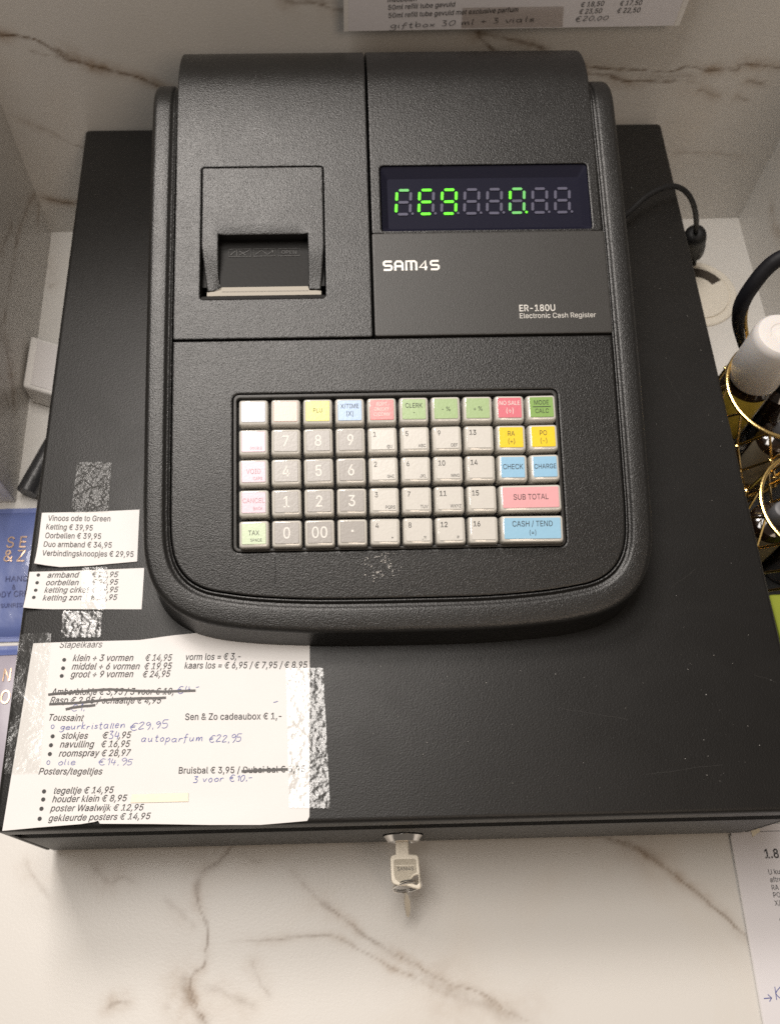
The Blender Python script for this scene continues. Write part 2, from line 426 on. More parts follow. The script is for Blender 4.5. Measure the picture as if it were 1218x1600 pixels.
'@':(676,[[355,-135,307,-133,262,-126,221,-114,184,-98,151,-77,122,-53,98,-24,77,9,61,46,50,87,43,131,40,179,43,226,50,269,61,309,78,346,98,379,123,408,151,433,184,454,220,470,260,482,303,489,349,492,394,489,435,482,472,469,506,452,536,432,562,407,584,380,603,351,617,319,627,285,633,251,635,215,635,191,631,142,627,118,622,96,615,76,605,57,593,42,579,28,561,18,541,13,517,11,503,11,463,21,451,28,432,45,426,56,423,68,420,68,413,54,402,41,388,30,371,20,351,15,326,13,298,15,273,23,251,35,232,52,216,73,204,96,195,123,190,152,188,182,190,212,197,239,207,265,220,287,237,306,257,322,279,334,304,341,330,343,351,342,369,338,385,331,398,323,419,306,419,335,474,335,474,110,475,97,479,85,485,74,493,66,505,61,518,59,533,61,546,66,557,76,565,89,571,106,576,127,579,152,581,215,579,245,575,273,567,301,555,327,541,351,523,373,502,393,477,410,450,424,419,434,385,440,347,442,309,440,274,434,242,424,213,410,187,393,164,372,144,347,128,320,115,289,105,255,100,218,98,178,100,138,105,100,115,66,128,35,144,8,165,-17,188,-37,215,-54,246,-68,280,-78,317,-83,357,-85,376,-85,489,-59,504,-107,480,-116,374,-135],[329,65,350,66,368,71,382,78,395,89,405,102,412,118,417,138,421,160,422,185,421,210,417,231,411,249,403,263,393,274,381,282,366,287,331,292,313,290,297,285,283,277,271,267,260,254,252,239,246,222,243,204,242,185,243,164,246,144,251,125,258,108,267,94,279,81,293,72,310,67]]),
'A':(480,[[16,0,201,509,276,509,463,0,395,0,287,302,232,478,245,478,233,437,222,402,213,371,191,302,85,0],[110,142,110,199,370,199,370,142]]),
'B':(456,[[60,0,60,509,241,509,274,507,304,501,329,491,350,477,367,461,381,442,390,421,396,398,398,374,397,353,393,336,387,320,368,295,343,278,315,267,315,262,331,260,347,254,363,245,378,234,391,220,402,203,411,184,416,161,418,136,416,111,410,88,400,67,386,48,368,31,344,18,317,8,284,2,247,0],[125,57,245,57,281,60,309,67,330,80,344,96,353,115,355,137,354,153,350,169,342,184,333,197,320,209,306,218,289,225,269,229,248,231,125,231],[125,285,238,285,273,290,288,296,302,304,314,314,323,326,330,340,335,355,336,372,333,393,326,412,313,429,294,442,270,449,240,452,125,452]]),
'C':(510,[[267,-7,225,-3,186,7,150,25,119,49,92,79,70,115,53,157,44,203,40,254,44,305,53,352,70,393,92,429,119,459,150,484,186,501,225,512,267,516,293,514,317,511,340,504,362,496,383,485,402,471,419,456,435,438,448,418,459,397,467,373,473,348,408,348,404,365,389,395,380,407,344,437,330,444,300,453,267,456,237,453,209,445,184,432,161,414,141,391,125,364,113,332,106,295,103,254,106,213,113,177,125,145,141,117,161,94,184,76,210,63,237,56,267,53,300,56,330,65,344,72,369,90,389,114,397,128,404,144,408,160,473,160,467,135,459,112,448,91,435,71,420,53,402,38,383,24,363,13,341,5,317,-2,293,-6]]),
'D':(502,[[219,0,96,0,96,57,215,57,254,60,288,68,318,81,343,99,363,122,379,149,390,181,397,216,399,255,397,294,390,329,379,361,364,388,344,410,320,428,291,441,258,449,221,452,93,452,93,509,225,509,273,505,315,495,353,478,385,455,412,426,433,391,449,351,458,306,462,255,458,205,449,159,433,119,411,83,384,54,351,31,312,14,268,3],[125,509,125,0,60,0,60,509]]),
'E':(419,[[60,0,60,509,372,509,372,452,125,452,125,286,355,286,355,229,125,229,125,57,375,57,375,0]]),
'F':(410,[[60,0,60,509,369,509,369,452,125,452,125,278,346,278,346,221,125,221,125,0]]),
'G':(520,[[269,-7,225,-3,185,7,149,25,118,49,91,79,69,116,53,157,43,203,40,254,43,305,53,352,69,393,91,429,117,459,149,484,184,501,223,512,265,516,291,514,316,510,340,504,363,494,384,483,403,469,421,453,436,436,449,416,460,395,468,373,474,349,408,349,402,365,378,406,368,417,344,436,330,443,300,453,265,456,236,453,209,445,183,432,160,414,141,392,125,364,113,332,106,295,103,254,106,213,113,177,125,145,141,117,161,95,184,76,210,63,238,56,269,53,296,55,322,61,345,71,365,85,382,102,396,123,407,147,413,173,415,202,434,199,283,199,283,256,478,256,478,200,475,160,466,124,451,91,431,62,406,38,377,19,344,5,308,-4]]),
'H':(517,[[60,0,60,509,125,509,125,289,392,289,392,509,457,509,457,0,392,0,392,232,125,232,125,0]]),
'I':(300,[[31,0,31,57,118,57,118,452,31,452,31,509,269,509,269,452,183,452,183,57,269,57,269,0]]),
'J':(396,[[185,-7,143,-2,106,11,75,33,52,63,38,100,33,145,33,173,98,173,98,145,100,117,108,93,122,74,139,61,160,53,185,50,209,53,230,61,248,74,261,93,269,117,272,145,272,509,336,509,336,145,332,100,318,63,294,33,263,11,227,-2]]),
'K':(467,[[104,145,104,216,139,261,199,331,212,344,364,509,448,509,231,276,228,276],[60,0,60,509,125,509,125,334,124,225,125,193,125,0],[372,0,188,259,228,309,449,0]]),
'L':(393,[[60,0,60,509,125,509,125,57,361,57,361,0]]),
'M':(628,[[60,0,60,509,152,509,277,187,322,49,307,49,352,187,476,509,568,509,568,0,504,0,507,457,513,457,456,291,342,0,286,0,170,291,112,457,119,457,122,0]]),
'N':(523,[[60,0,60,509,136,509,343,183,388,107,414,55,405,54,399,509,463,509,463,0,387,0,202,290,108,452,119,454,125,0]]),
'O':(533,[[267,-7,225,-3,186,7,150,25,119,49,92,79,70,115,53,157,44,203,40,254,44,305,53,352,70,393,92,429,119,459,150,484,186,501,225,512,267,516,309,512,348,501,384,484,415,459,442,429,464,393,480,352,490,305,493,254,490,203,480,157,464,115,442,79,415,49,384,25,348,7,309,-3],[267,53,296,55,324,63,349,76,372,94,392,116,408,144,420,176,428,213,430,254,428,295,420,332,408,365,392,392,372,415,349,433,324,446,296,453,267,456,237,453,210,445,184,433,161,415,142,392,125,364,113,332,106,295,103,254,106,213,113,176,125,144,142,117,161,94,184,76,210,63,237,55]]),
'P':(445,[[60,0,60,509,235,509,272,506,305,499,332,487,356,471,375,452,390,430,400,404,407,377,409,348,407,318,400,291,390,265,375,243,356,223,332,207,305,195,272,188,235,186,109,186,109,242,233,242,257,244,279,248,297,256,312,266,324,279,333,294,339,310,343,328,344,348,343,367,339,385,333,402,324,416,312,428,297,439,279,446,257,451,232,452,125,452,125,0]]),
'Q':(533,[[245,159,313,159,468,-48,401,-48,346,27,331,46],[267,-7,225,-3,186,7,150,25,119,49,92,79,70,115,53,157,44,203,40,254,44,305,53,352,70,393,92,429,119,459,150,484,186,501,225,512,267,516,309,512,348,501,384,484,415,459,442,429,464,393,480,352,490,305,493,254,490,203,480,157,464,115,442,79,415,49,384,25,348,7,309,-3],[267,53,296,55,324,63,349,76,372,94,392,116,408,144,420,176,428,213,430,254,428,295,420,332,408,365,392,392,372,415,349,433,324,446,296,453,267,456,237,453,210,445,184,433,161,415,142,392,125,364,113,332,106,295,103,254,106,213,113,176,125,144,142,117,161,94,184,76,210,63,237,55]]),
'R':(449,[[60,0,60,509,236,509,273,506,305,500,333,489,356,473,376,455,390,433,401,408,407,381,409,352,407,323,401,296,390,271,376,250,356,232,333,217,305,206,273,200,236,198,96,198,96,255,234,255,258,256,280,260,298,267,313,276,325,287,334,300,340,316,344,333,345,352,344,371,340,389,334,405,325,419,313,430,298,440,279,446,258,451,233,452,125,452,125,0],[353,0,230,229,303,229,428,0]]),
'S':(447,[[224,-9,188,-7,156,-1,128,9,102,23,81,40,64,60,51,83,42,109,38,137,104,137,108,118,114,102,123,88,136,76,150,66,166,59,185,53,204,50,224,49,246,50,267,54,286,60,303,69,317,79,329,92,338,106,344,122,346,139,344,154,340,168,332,179,322,189,296,205,184,239,145,253,112,269,86,289,67,313,56,341,52,372,54,400,62,425,75,448,92,468,113,484,138,498,165,508,195,514,227,516,259,514,289,508,316,498,340,484,360,468,377,449,390,427,398,403,401,378,337,378,332,402,320,421,302,437,280,449,254,456,225,459,185,454,167,448,152,440,139,430,129,418,121,405,117,391,115,376,117,359,122,345,131,334,142,324,155,315,312,264,344,248,359,238,384,213,395,198,402,180,407,161,408,139,406,112,399,87,386,64,370,43,349,25,323,11,294,0,261,-7]]),
'T':(449,[[32,452,32,509,417,509,417,452,257,452,257,0,193,0,193,452]]),
'U':(517,[[259,-8,220,-6,186,2,154,15,126,33,103,55,85,80,71,108,63,140,60,173,60,509,124,509,124,178,126,155,132,133,141,113,153,95,169,80,187,68,208,59,232,53,259,52,285,53,309,59,331,68,349,80,364,95,377,113,385,133,391,155,393,178,393,509,457,509,457,173,454,140,446,108,433,80,414,55,391,33,363,15,332,2,297,-6]]),
'V':(480,[[204,0,16,509,84,509,192,206,207,164,248,31,235,31,247,71,257,107,290,206,395,509,463,509,278,0]]),
'W':(686,[[155,0,16,509,82,509,163,196,172,162,197,40,189,40,224,196,306,509,380,509,462,196,497,40,488,40,523,196,603,509,670,509,530,0,455,0,362,345,351,391,336,475,350,475,318,323,230,0]]),
'X':(474,[[18,0,217,284,217,236,29,509,104,509,178,400,243,292,232,292,298,400,374,509,446,509,259,239,259,287,456,0,382,0,230,231,244,231,182,129,91,0]]),
'Y':(472,[[203,0,203,208,16,509,91,509,192,344,203,327,250,230,224,230,233,254,242,275,280,344,381,509,455,509,268,208,268,0]]),
'Z':(438,[[42,0,42,46,273,385,306,431,341,476,348,454,40,452,40,509,397,509,397,462,169,129,97,33,90,54,399,57,399,0]]),
'a':(389,[[160,-9,137,-7,115,-3,94,5,76,15,60,29,48,45,38,63,32,84,30,108,32,128,36,146,43,161,53,174,64,184,78,193,92,200,125,211,275,272,272,285,267,297,260,307,240,322,227,327,212,330,196,331,178,330,163,327,100,274,41,291,51,313,64,331,79,346,95,358,114,368,133,375,153,380,173,383,208,384,255,375,271,369,300,350,312,336,322,320,330,301,335,278,337,251,337,0,277,0,277,52,272,52,242,16,215,1,199,-4,181,-7],[170,45,192,47,211,51,228,59,242,68,254,80,263,93,270,108,274,122,276,138,276,190,134,159,112,147,103,139,97,130,93,118,96,82,109,64,119,57,142,48]]),
'b':(424,[[229,-8,208,-7,189,-3,172,4,147,21,118,59,112,59,112,0,53,0,53,509,114,509,114,319,118,319,137,346,171,373,188,379,207,383,229,384,259,382,287,374,313,361,335,342,354,320,370,293,381,261,388,227,390,189,388,151,381,116,370,84,355,57,336,34,313,16,288,3,260,-6],[220,47,242,49,262,55,279,66,294,80,306,97,316,117,323,139,327,163,328,189,327,215,323,239,316,261,307,281,295,298,280,311,262,322,243,328,220,330,198,328,178,322,161,312,147,299,134,282,125,263,118,241,114,216,113,189,114,162,118,138,125,115,135,95,147,78,162,65,179,55,198,49]]),
'c':(396,[[207,-8,174,-5,144,3,117,16,93,35,72,58,56,85,44,116,37,150,34,187,37,225,44,260,56,291,72,318,93,341,117,360,144,374,174,382,207,384,226,384,260,377,305,356,330,335,349,308,362,277,303,262,207,330,184,328,163,321,145,310,130,296,118,278,108,258,102,236,98,212,96,187,98,163,102,139,108,117,118,97,130,80,145,66,163,55,184,49,207,46,304,117,363,102,350,70,331,43,306,21,292,12,261,-1,244,-5]]),
'd':(424,[[195,-8,165,-6,137,3,111,16,89,34,70,57,55,84,43,116,36,151,34,189,36,227,43,261,55,293,70,320,89,342,112,361,137,374,165,382,196,384,218,383,237,379,253,373,267,364,306,319,311,319,311,509,372,509,372,0,313,0,313,59,307,59,266,12,252,4,236,-3,217,-7],[205,47,226,49,246,55,263,65,278,78,290,95,299,115,306,138,310,162,312,189,310,216,306,241,300,263,290,282,278,299,263,312,246,322,227,328,205,330,182,328,162,322,145,311,130,298,118,281,108,261,102,239,98,215,96,189,98,163,102,139,109,117,118,97,130,80,145,66,162,55,182,49]]),
'e':(404,[[212,-8,177,-5,145,3,117,16,92,35,72,58,56,85,44,116,37,150,34,187,36,224,44,258,55,290,71,317,91,340,115,359,142,373,172,382,205,384,226,383,246,380,266,374,285,366,303,355,319,341,334,324,347,305,357,282,365,256,370,227,371,169,75,169,75,221,338,221,310,202,308,226,304,248,298,269,288,286,277,301,263,314,246,323,227,328,205,330,183,328,164,323,146,313,131,301,119,286,109,270,102,251,97,231,96,211,96,178,98,151,102,127,110,106,121,88,135,73,151,61,169,53,190,48,212,46,241,49,294,82,306,105,365,91,358,72,348,55,335,39,320,26,302,14,283,4,261,-3,237,-7]]),
'f':(254,[[228,379,228,327,6,327,6,379],[81,0,81,432,82,452,87,470,96,486,107,499,120,510,135,519,152,525,169,529,243,521,227,468,178,472,164,468,154,460,147,449,143,435,142,419,142,0]]),
'g':(425,[[207,-151,180,-149,156,-146,134,-140,114,-132,97,-122,82,-110,59,-84,51,-69,101,-41,142,-82,154,-88,169,-93,187,-96,207,-97,236,-95,261,-87,282,-75,298,-58,308,-34,311,-6,311,68,306,68,287,41,266,23,252,16,236,10,217,6,195,5,165,7,138,14,113,27,90,43,71,65,55,90,43,120,36,154,34,191,36,229,43,263,55,293,71,320,90,342,112,361,138,374,166,382,196,384,218,383,237,379,253,373,267,365,279,356,308,319,313,319,313,379,372,379,372,-9,370,-40,363,-67,350,-90,334,-109,314,-124,291,-136,265,-144,237,-149],[205,59,227,61,246,66,264,75,278,87,290,103,300,121,307,142,311,166,312,193,311,219,307,242,300,264,291,283,279,299,264,312,247,322,227,328,205,330,182,328,163,322,145,312,130,298,118,282,109,262,102,241,98,218,96,193,98,167,102,144,109,123,118,104,131,88,145,76,163,66,183,61]]),
'h':(410,[[114,227,114,0,53,0,53,509,114,509,114,287,102,287,116,319,132,344,152,362,175,374,200,382,227,384,252,383,275,377,295,369,313,356,328,340,341,321,350,298,355,271,357,240,357,0,296,0,296,235,293,263,286,286,273,304,256,318,235,326,210,329,192,328,176,324,161,317,147,308,136,297,126,283,119,266,115,248]]),
'i':(167,[[53,0,53,379,114,379,114,0],[73,444,63,448,47,463,43,472,41,483,47,504,54,512,84,524,114,512,121,504,125,494,125,472,121,463,105,448,95,444]]),
'j':(167,[[53,379,114,379,114,-30,112,-52,108,-72,102,-90,92,-106,80,-119,65,-129,47,-137,27,-141,4,-143,-10,-143,-10,-87,18,-85,31,-80,40,-72,47,-61,51,-46,53,-29],[72,444,62,448,53,455,42,472,42,494,53,512,83,524,95,522,114,512,125,494,125,472,114,455,105,448,95,444]]),
'k':(381,[[110,137,110,212,121,212,284,379,360,379,184,199,177,199],[53,0,53,509,114,509,114,0],[294,0,148,186,191,229,372,0]]),
'l':(189,[[112,0,91,8,74,20,62,37,55,59,53,84,53,509,114,509,114,83,120,62,135,53,170,54,181,3]]),
'm':(610,[[53,0,53,379,112,379,112,295,108,295,114,314,122,331,132,346,144,358,158,368,172,376,187,382,203,385,219,386,245,383,268,375,287,361,303,342,314,320,321,295,312,295,318,312,326,329,337,343,350,356,364,366,381,375,398,381,417,385,437,386,458,385,478,380,497,372,514,361,529,346,541,328,550,307,555,283,557,255,557,0,496,0,496,254,493,279,485,298,473,313,456,323,438,329,419,330,402,329,387,326,374,320,363,312,353,302,345,290,336,263,335,247,335,0,274,0,274,260,272,280,265,297,253,311,238,322,220,328,199,330,185,329,171,326,158,320,145,312,135,302,126,289,119,274,115,257,114,238,114,0]]),
'n':(410,[[114,227,114,0,53,0,53,379,112,379,112,287,102,287,116,319,132,344,152,362,175,374,200,382,227,384,252,383,275,377,295,369,313,356,328,340,341,321,350,298,355,271,357,240,357,0,296,0,296,235,293,263,286,286,273,304,256,318,235,326,210,329,192,328,176,324,161,317,147,308,136,297,126,283,119,266,115,248]]),
'o':(415,[[207,-8,174,-5,144,3,117,16,93,35,72,58,56,85,44,116,37,150,34,187,37,225,44,260,56,291,72,318,93,341,117,360,144,374,174,382,207,384,241,382,271,374,299,360,323,341,343,318,359,291,371,260,379,225,381,187,379,150,371,116,359,85,343,58,323,35,299,16,271,3,241,-5],[207,46,231,49,252,55,270,66,285,80,298,97,307,117,314,139,318,163,319,187,318,212,314,236,307,258,298,278,285,296,270,310,252,321,231,328,207,330,184,328,163,321,145,310,130,296,118,278,108,258,102,236,98,212,96,187,98,163,102,139,108,117,118,97,130,80,145,66,163,55,184,49]]),
'p':(424,[[53,-143,53,379,112,379,112,319,118,319,137,346,171,373,188,379,207,383,229,384,259,382,287,374,313,361,335,342,354,320,370,293,381,261,388,227,390,189,388,151,381,116,370,84,355,57,336,34,313,16,288,3,260,-6,229,-8,208,-7,189,-3,173,4,159,12,147,21,118,59,114,59,114,-143],[220,47,242,49,262,55,279,66,294,80,306,97,316,117,323,139,327,163,328,189,327,215,323,239,316,261,307,281,295,298,280,311,262,322,243,328,220,330,198,328,178,322,161,312,147,299,134,282,125,263,118,241,114,216,113,189,114,162,118,138,125,115,135,95,147,78,162,65,179,55,198,49]]),
'q':(424,[[372,-143,311,-143,311,59,306,59,266,12,252,4,236,-3,217,-7,195,-8,165,-6,137,3,111,16,89,34,70,57,55,84,43,116,36,151,34,189,36,227,43,261,55,293,70,320,89,342,112,361,137,374,165,382,196,384,218,383,237,379,253,373,267,364,307,319,313,319,313,379,372,379],[205,47,226,49,246,55,263,65,278,78,290,95,299,115,306,138,310,162,312,189,310,216,306,241,300,263,290,282,278,299,263,312,246,322,227,328,205,330,182,328,162,322,145,311,130,298,118,281,108,261,102,239,98,215,96,189,98,163,102,139,109,117,118,97,130,80,145,66,162,55,182,49]]),
'r':(259,[[53,0,53,379,112,379,112,321,115,321,124,339,137,354,152,367,171,377,191,383,243,384,243,322,174,321,159,315,146,306,135,296,126,284,119,269,115,254,114,237,114,0]]),
's':(365,[[182,-8,157,-7,133,-3,112,3,93,12,76,24,62,38,50,54,41,73,36,94,94,107,101,87,111,72,124,60,141,52,160,47,181,45,206,47,227,53,244,62,258,74,265,88,268,103,266,115,262,126,254,136,243,144,229,150,212,155,149,170,118,180,92,192,72,208,58,227,50,249,47,274,49,295,55,314,65,332,79,347,95,360,115,370,137,378,161,383,187,384,212,383,234,379,254,372,271,363,286,352,299,339,318,308,324,290,268,277,262,291,254,304,243,316,228,325,210,331,187,333,166,331,147,326,131,317,119,305,111,292,109,277,110,264,115,253,124,243,136,235,172,223,229,209,261,200,287,187,306,171,320,153,328,131,331,107,329,85,323,65,312,47,298,31,281,18,260,6,236,-2,210,-7]]),
't':(227,[[204,379,204,327,6,327,6,379],[65,471,126,471,126,98,127,83,130,70,136,61,144,55,156,51,202,54,213,2,138,-1,113,7,92,21,77,41,68,64,65,93]]),
'u':(410,[[182,-5,158,-3,135,2,115,11,97,23,82,39,69,59,60,82,54,109,53,139,53,379,114,379,114,144,116,117,124,94,137,75,154,61,175,53,200,50,218,51,234,55,249,62,263,71,274,83,283,97,290,113,295,132,296,153,296,379,357,379,357,0,298,0,298,92,307,92,294,60,277,35,257,17,234,5,209,-3]]),
'v':(389,[[163,0,17,379,84,379,165,155,199,42,206,21,184,21,191,42,209,110,224,155,305,379,371,379,226,0]]),
'w':(567,[[138,0,23,379,87,379,133,214,175,41,165,41,192,163,252,379,316,379,362,214,382,136,402,41,391,41,480,379,545,379,429,0,368,0,319,172,277,338,291,338,248,172,199,0]]),
'x':(379,[[21,0,171,218,171,171,29,379,100,379,170,270,207,206,175,206,211,270,233,306,282,379,352,379,209,169,209,214,358,0,287,0,173,182,205,182,195,167,91,0]]),
'y':(389,[[47,-139,61,-86,138,-64,145,-51,151,-36,163,-1,17,379,84,379,165,155,187,87,199,42,206,21,184,21,224,155,305,379,371,379,204,-58,196,-77,187,-93,177,-107,165,-119,153,-128,139,-136,125,-141,109,-144]]),
'z':(380,[[42,0,42,46,254,320,254,323,48,323,48,379,333,379,333,331,126,60,126,56,339,56,339,0]]),
'÷':(453,[[386,228,386,170,67,170,67,228],[214,26,203,30,187,47,182,58,182,82,194,102,203,109,214,113,226,115,238,113,249,109,258,102,270,82,270,58,265,47,249,30,238,26],[226,283,214,285,203,289,187,306,182,317,182,340,187,351,203,368,214,372,226,374,238,372,249,368,265,351,270,340,270,317,265,306,249,289,238,285]]),
'€':(464,[[364,329,341,279,16,279,34,329],[321,229,298,179,16,179,34,229],[423,463,398,409,329,450,288,456,261,453,236,446,213,433,193,415,175,392,161,365,150,333,143,296,141,254,143,213,150,176,161,144,175,116,193,94,213,76,236,63,261,55,288,53,316,55,396,96,422,43,403,28,383,15,361,6,337,-1,313,-5,288,-7,249,-3,212,7,179,25,150,49,125,79,105,115,90,156,81,203,78,254,81,305,90,352,105,393,125,430,150,460,179,484,212,501,249,512,288,516,313,514,337,510,361,502,383,492,404,479]]),
}

# ------------------------------------------------------------------ materials
def mat(name, color=(0.8,0.8,0.8), rough=0.5, metal=0.0, spec=0.5, coat=0.0, coat_rough=0.05, emit=None, emit_s=1.0,
        bump=None, mottled=0.0, mscale=40, alpha=None, trans=0.0, sss=0.0, smudge=0.0):
    m = bpy.data.materials.new(name); m.use_nodes = True
    nt = m.node_tree; b = nt.nodes["Principled BSDF"]
    b.inputs["Base Color"].default_value = (*color, 1)
    b.inputs["Roughness"].default_value = rough
    b.inputs["Metallic"].default_value = metal
    b.inputs["Specular IOR Level"].default_value = spec
    b.inputs["Coat Weight"].default_value = coat
    b.inputs["Coat Roughness"].default_value = coat_rough
    b.inputs["Transmission Weight"].default_value = trans
    if sss: b.inputs["Subsurface Weight"].default_value = sss; b.inputs["Subsurface Radius"].default_value = (0.004,0.003,0.002)
    if emit: b.inputs["Emission Color"].default_value = (*emit,1); b.inputs["Emission Strength"].default_value = emit_s
    tc = nt.nodes.new("ShaderNodeTexCoord")
    if bump:                       # (scale, distance, detail, kind)
        sc, dist, det, kind = bump
        if kind == 'grain':        # leather grain of moulded plastic: worn cells with fine grit
            n = nt.nodes.new("ShaderNodeTexNoise"); n.inputs["Scale"].default_value = sc; n.inputs["Detail"].default_value = det
            n.inputs["Roughness"].default_value = 0.55; n.inputs["Distortion"].default_value = 0.25
            nt.links.new(tc.outputs["Object"], n.inputs["Vector"])
            src = n.outputs["Fac"]
        else:
            n = nt.nodes.new("ShaderNodeTexNoise"); n.inputs["Scale"].default_value = sc; n.inputs["Detail"].default_value = det
            nt.links.new(tc.outputs["Object"], n.inputs["Vector"]); src = n.outputs["Fac"]
        bp = nt.nodes.new("ShaderNodeBump"); bp.inputs["Distance"].default_value = dist; bp.inputs["Strength"].default_value = 1.0
        nt.links.new(src, bp.inputs["Height"]); nt.links.new(bp.outputs["Normal"], b.inputs["Normal"])
        if coat: nt.links.new(bp.outputs["Normal"], b.inputs["Coat Normal"])
    if smudge:
        n4 = nt.nodes.new("ShaderNodeTexNoise"); n4.inputs["Scale"].default_value = 22; n4.inputs["Detail"].default_value = 5; n4.inputs["Distortion"].default_value = 1.2
        nt.links.new(tc.outputs["Object"], n4.inputs["Vector"])
        r4 = nt.nodes.new("ShaderNodeMapRange"); r4.inputs[1].default_value = 0.3; r4.inputs[2].default_value = 0.7; r4.inputs[3].default_value = rough-smudge; r4.inputs[4].default_value = rough+smudge
        nt.links.new(n4.outputs["Fac"], r4.inputs[0]); nt.links.new(r4.outputs[0], b.inputs["Roughness"])
    if mottled:
        n2 = nt.nodes.new("ShaderNodeTexNoise"); n2.inputs["Scale"].default_value = mscale; n2.inputs["Detail"].default_value = 4
        nt.links.new(tc.outputs["Object"], n2.inputs["Vector"])
        mx = nt.nodes.new("ShaderNodeMix"); mx.data_type = 'RGBA'
        mx.inputs[6].default_value = (*[c*(1-mottled) for c in color],1); mx.inputs[7].default_value = (*[min(1,c*(1+mottled)) for c in color],1)
        nt.links.new(n2.outputs["Fac"], mx.inputs[0]); nt.links.new(mx.outputs[2], b.inputs["Base Color"])
    return m

M = {}
M['abs']     = mat('grained_black_plastic', (0.009,0.0086,0.0082), 0.36, spec=0.47, bump=(1380,0.00021,1.5,'grain'), smudge=0.03, mottled=0.12, mscale=18)
M['abs_fine']= mat('fine_black_plastic', (0.026,0.0245,0.0225), 0.44, spec=0.45, bump=(1900,0.00009,2,'fine'), mottled=0.12, mscale=25)
M['smooth']  = mat('smooth_black_plastic', (0.011,0.0105,0.010), 0.55, spec=0.2, bump=(600,0.00008,3,'fine'))
M['well']    = mat('dark_well_plastic', (0.008,0.008,0.008), 0.6)
M['paint']   = mat('black_powder_paint', (0.0075,0.007,0.0066), 0.45, spec=0.38, bump=(1250,0.00014,2,'grain'), smudge=0.03, mottled=0.25, mscale=9)
M['paintf']  = mat('grey_black_front_paint', (0.030,0.029,0.027), 0.48, bump=(1300,0.00015,2,'fine'), mottled=0.15, mscale=14)
M['groove']  = mat('groove_black', (0.003,0.003,0.003), 0.8, spec=0.05)
M['steel']   = mat('bright_steel', (0.62,0.58,0.52), 0.32, metal=1.0, bump=(900,0.00012,3,'fine'))
M['keysteel']= mat('nickel_key', (0.50,0.455,0.37), 0.5, metal=0.35, bump=(2200,0.00030,3,'grain'))
M['keysmooth']= mat('worn_nickel_rim', (0.60,0.55,0.46), 0.45, metal=0.35, bump=(800,0.00006,2,'fine'))
M['chrome']  = mat('chrome', (0.80,0.78,0.75), 0.15, metal=1.0)
M['cream_metal'] = mat('pale_tear_bar', (0.36,0.335,0.29), 0.65, spec=0.15, bump=(500,0.00006,2,'fine'))
M['paper']   = mat('white_paper', (0.70,0.687,0.68), 0.75, spec=0.25, bump=(260,0.00006,4,'fine'), mottled=0.02, mscale=60)
M['paper2']  = mat('cool_paper', (0.66,0.64,0.66), 0.70, spec=0.3, bump=(220,0.00006,4,'fine'))
M['cream']   = mat('cream_correction_tape', (0.80,0.73,0.58), 0.6, bump=(900,0.00012,3,'fine'), mottled=0.08, mscale=500)
M['ink']     = mat('black_ink', (0.022,0.021,0.022), 0.6)
M['inkg']    = mat('grey_ink', (0.06,0.058,0.06), 0.65)
M['blueink'] = mat('blue_pen_ink', (0.06,0.08,0.30), 0.55)
M['paleink'] = mat('pale_blue_pen_ink', (0.16,0.18,0.38), 0.6)
M['marker']  = mat('black_marker_ink', (0.035,0.030,0.028), 0.5)
M['whiteprint'] = mat('white_print', (0.72,0.70,0.66), 0.55)
M['silverprint'] = mat('silver_print', (0.62,0.60,0.56), 0.40, metal=0.3)
M['green_led'] = mat('green_led', (0.05,0.5,0.02), 0.5, emit=(0.17,1.0,0.01), emit_s=1.5)
M['green_led_dim'] = mat('pale_green_led', (0.12,0.4,0.10), 0.5, emit=(0.22,0.85,0.16), emit_s=0.62)
M['led_off'] = mat('unlit_led', (0.13,0.127,0.155), 0.55)
M['navy']    = mat('dark_display_inside', (0.009,0.009,0.020), 0.6, spec=0.15)
M['keycap']  = mat('clear_cream_keycap', (0.55,0.53,0.485), 0.14, spec=0.6, coat=0.8, bump=(350,0.00005,2,'fine'), sss=0.0)
M['cable']   = mat('black_cable_rubber', (0.009,0.009,0.0095), 0.5, spec=0.3, bump=(900,0.00010,2,'fine'))
M['whiteplastic'] = mat('white_plastic', (0.70,0.68,0.655), 0.38, bump=(400,0.00004,2,'fine'))
M['grom']    = mat('cream_plastic', (0.72,0.67,0.58), 0.45)
M['frost']   = mat('frosted_white_cap', (0.66,0.635,0.62), 0.36, sss=0.35, bump=(300,0.00005,2,'fine'))
M['gold']    = mat('gold_wire', (0.83,0.60,0.24), 0.24, metal=1.0, bump=(700,0.00008,2,'fine'))
M['velvet']  = mat('black_padded_band', (0.006,0.006,0.008), 0.55, spec=0.2, bump=(500,0.00010,3,'fine'))
M['glassdk'] = mat('dark_amber_glass', (0.016,0.009,0.006), 0.10, coat=0.6)
M['label_y'] = mat('yellow_label', (0.48,0.36,0.05), 0.5, mottled=0.15, mscale=120)
M['label_t'] = mat('tan_label', (0.20,0.17,0.12), 0.55, mottled=0.3, mscale=200)
M['greycap'] = mat('grey_cap', (0.13,0.13,0.14), 0.5)
M['darkbox'] = mat('dark_card', (0.012,0.012,0.013), 0.5)
M['lime']    = mat('lime_card', (0.21,0.25,0.02), 0.5, mottled=0.08, mscale=60)
M['blue']    = mat('periwinkle_pouch', (0.125,0.165,0.38), 0.40, coat=0.25, bump=(70,0.0006,3,'fine'))
M['lilac']   = mat('lilac_card', (0.38,0.345,0.40), 0.4, bump=(60,0.0004,3,'fine'))
M['bluedk']  = mat('navy_print', (0.05,0.06,0.18), 0.5)
M['goldprint']= mat('rose_gold_print', (0.72,0.50,0.34), 0.34, metal=0.55)
M['rod']     = mat('dark_grey_tube', (0.032,0.032,0.034), 0.36, bump=(260,0.0003,3,'grain'))
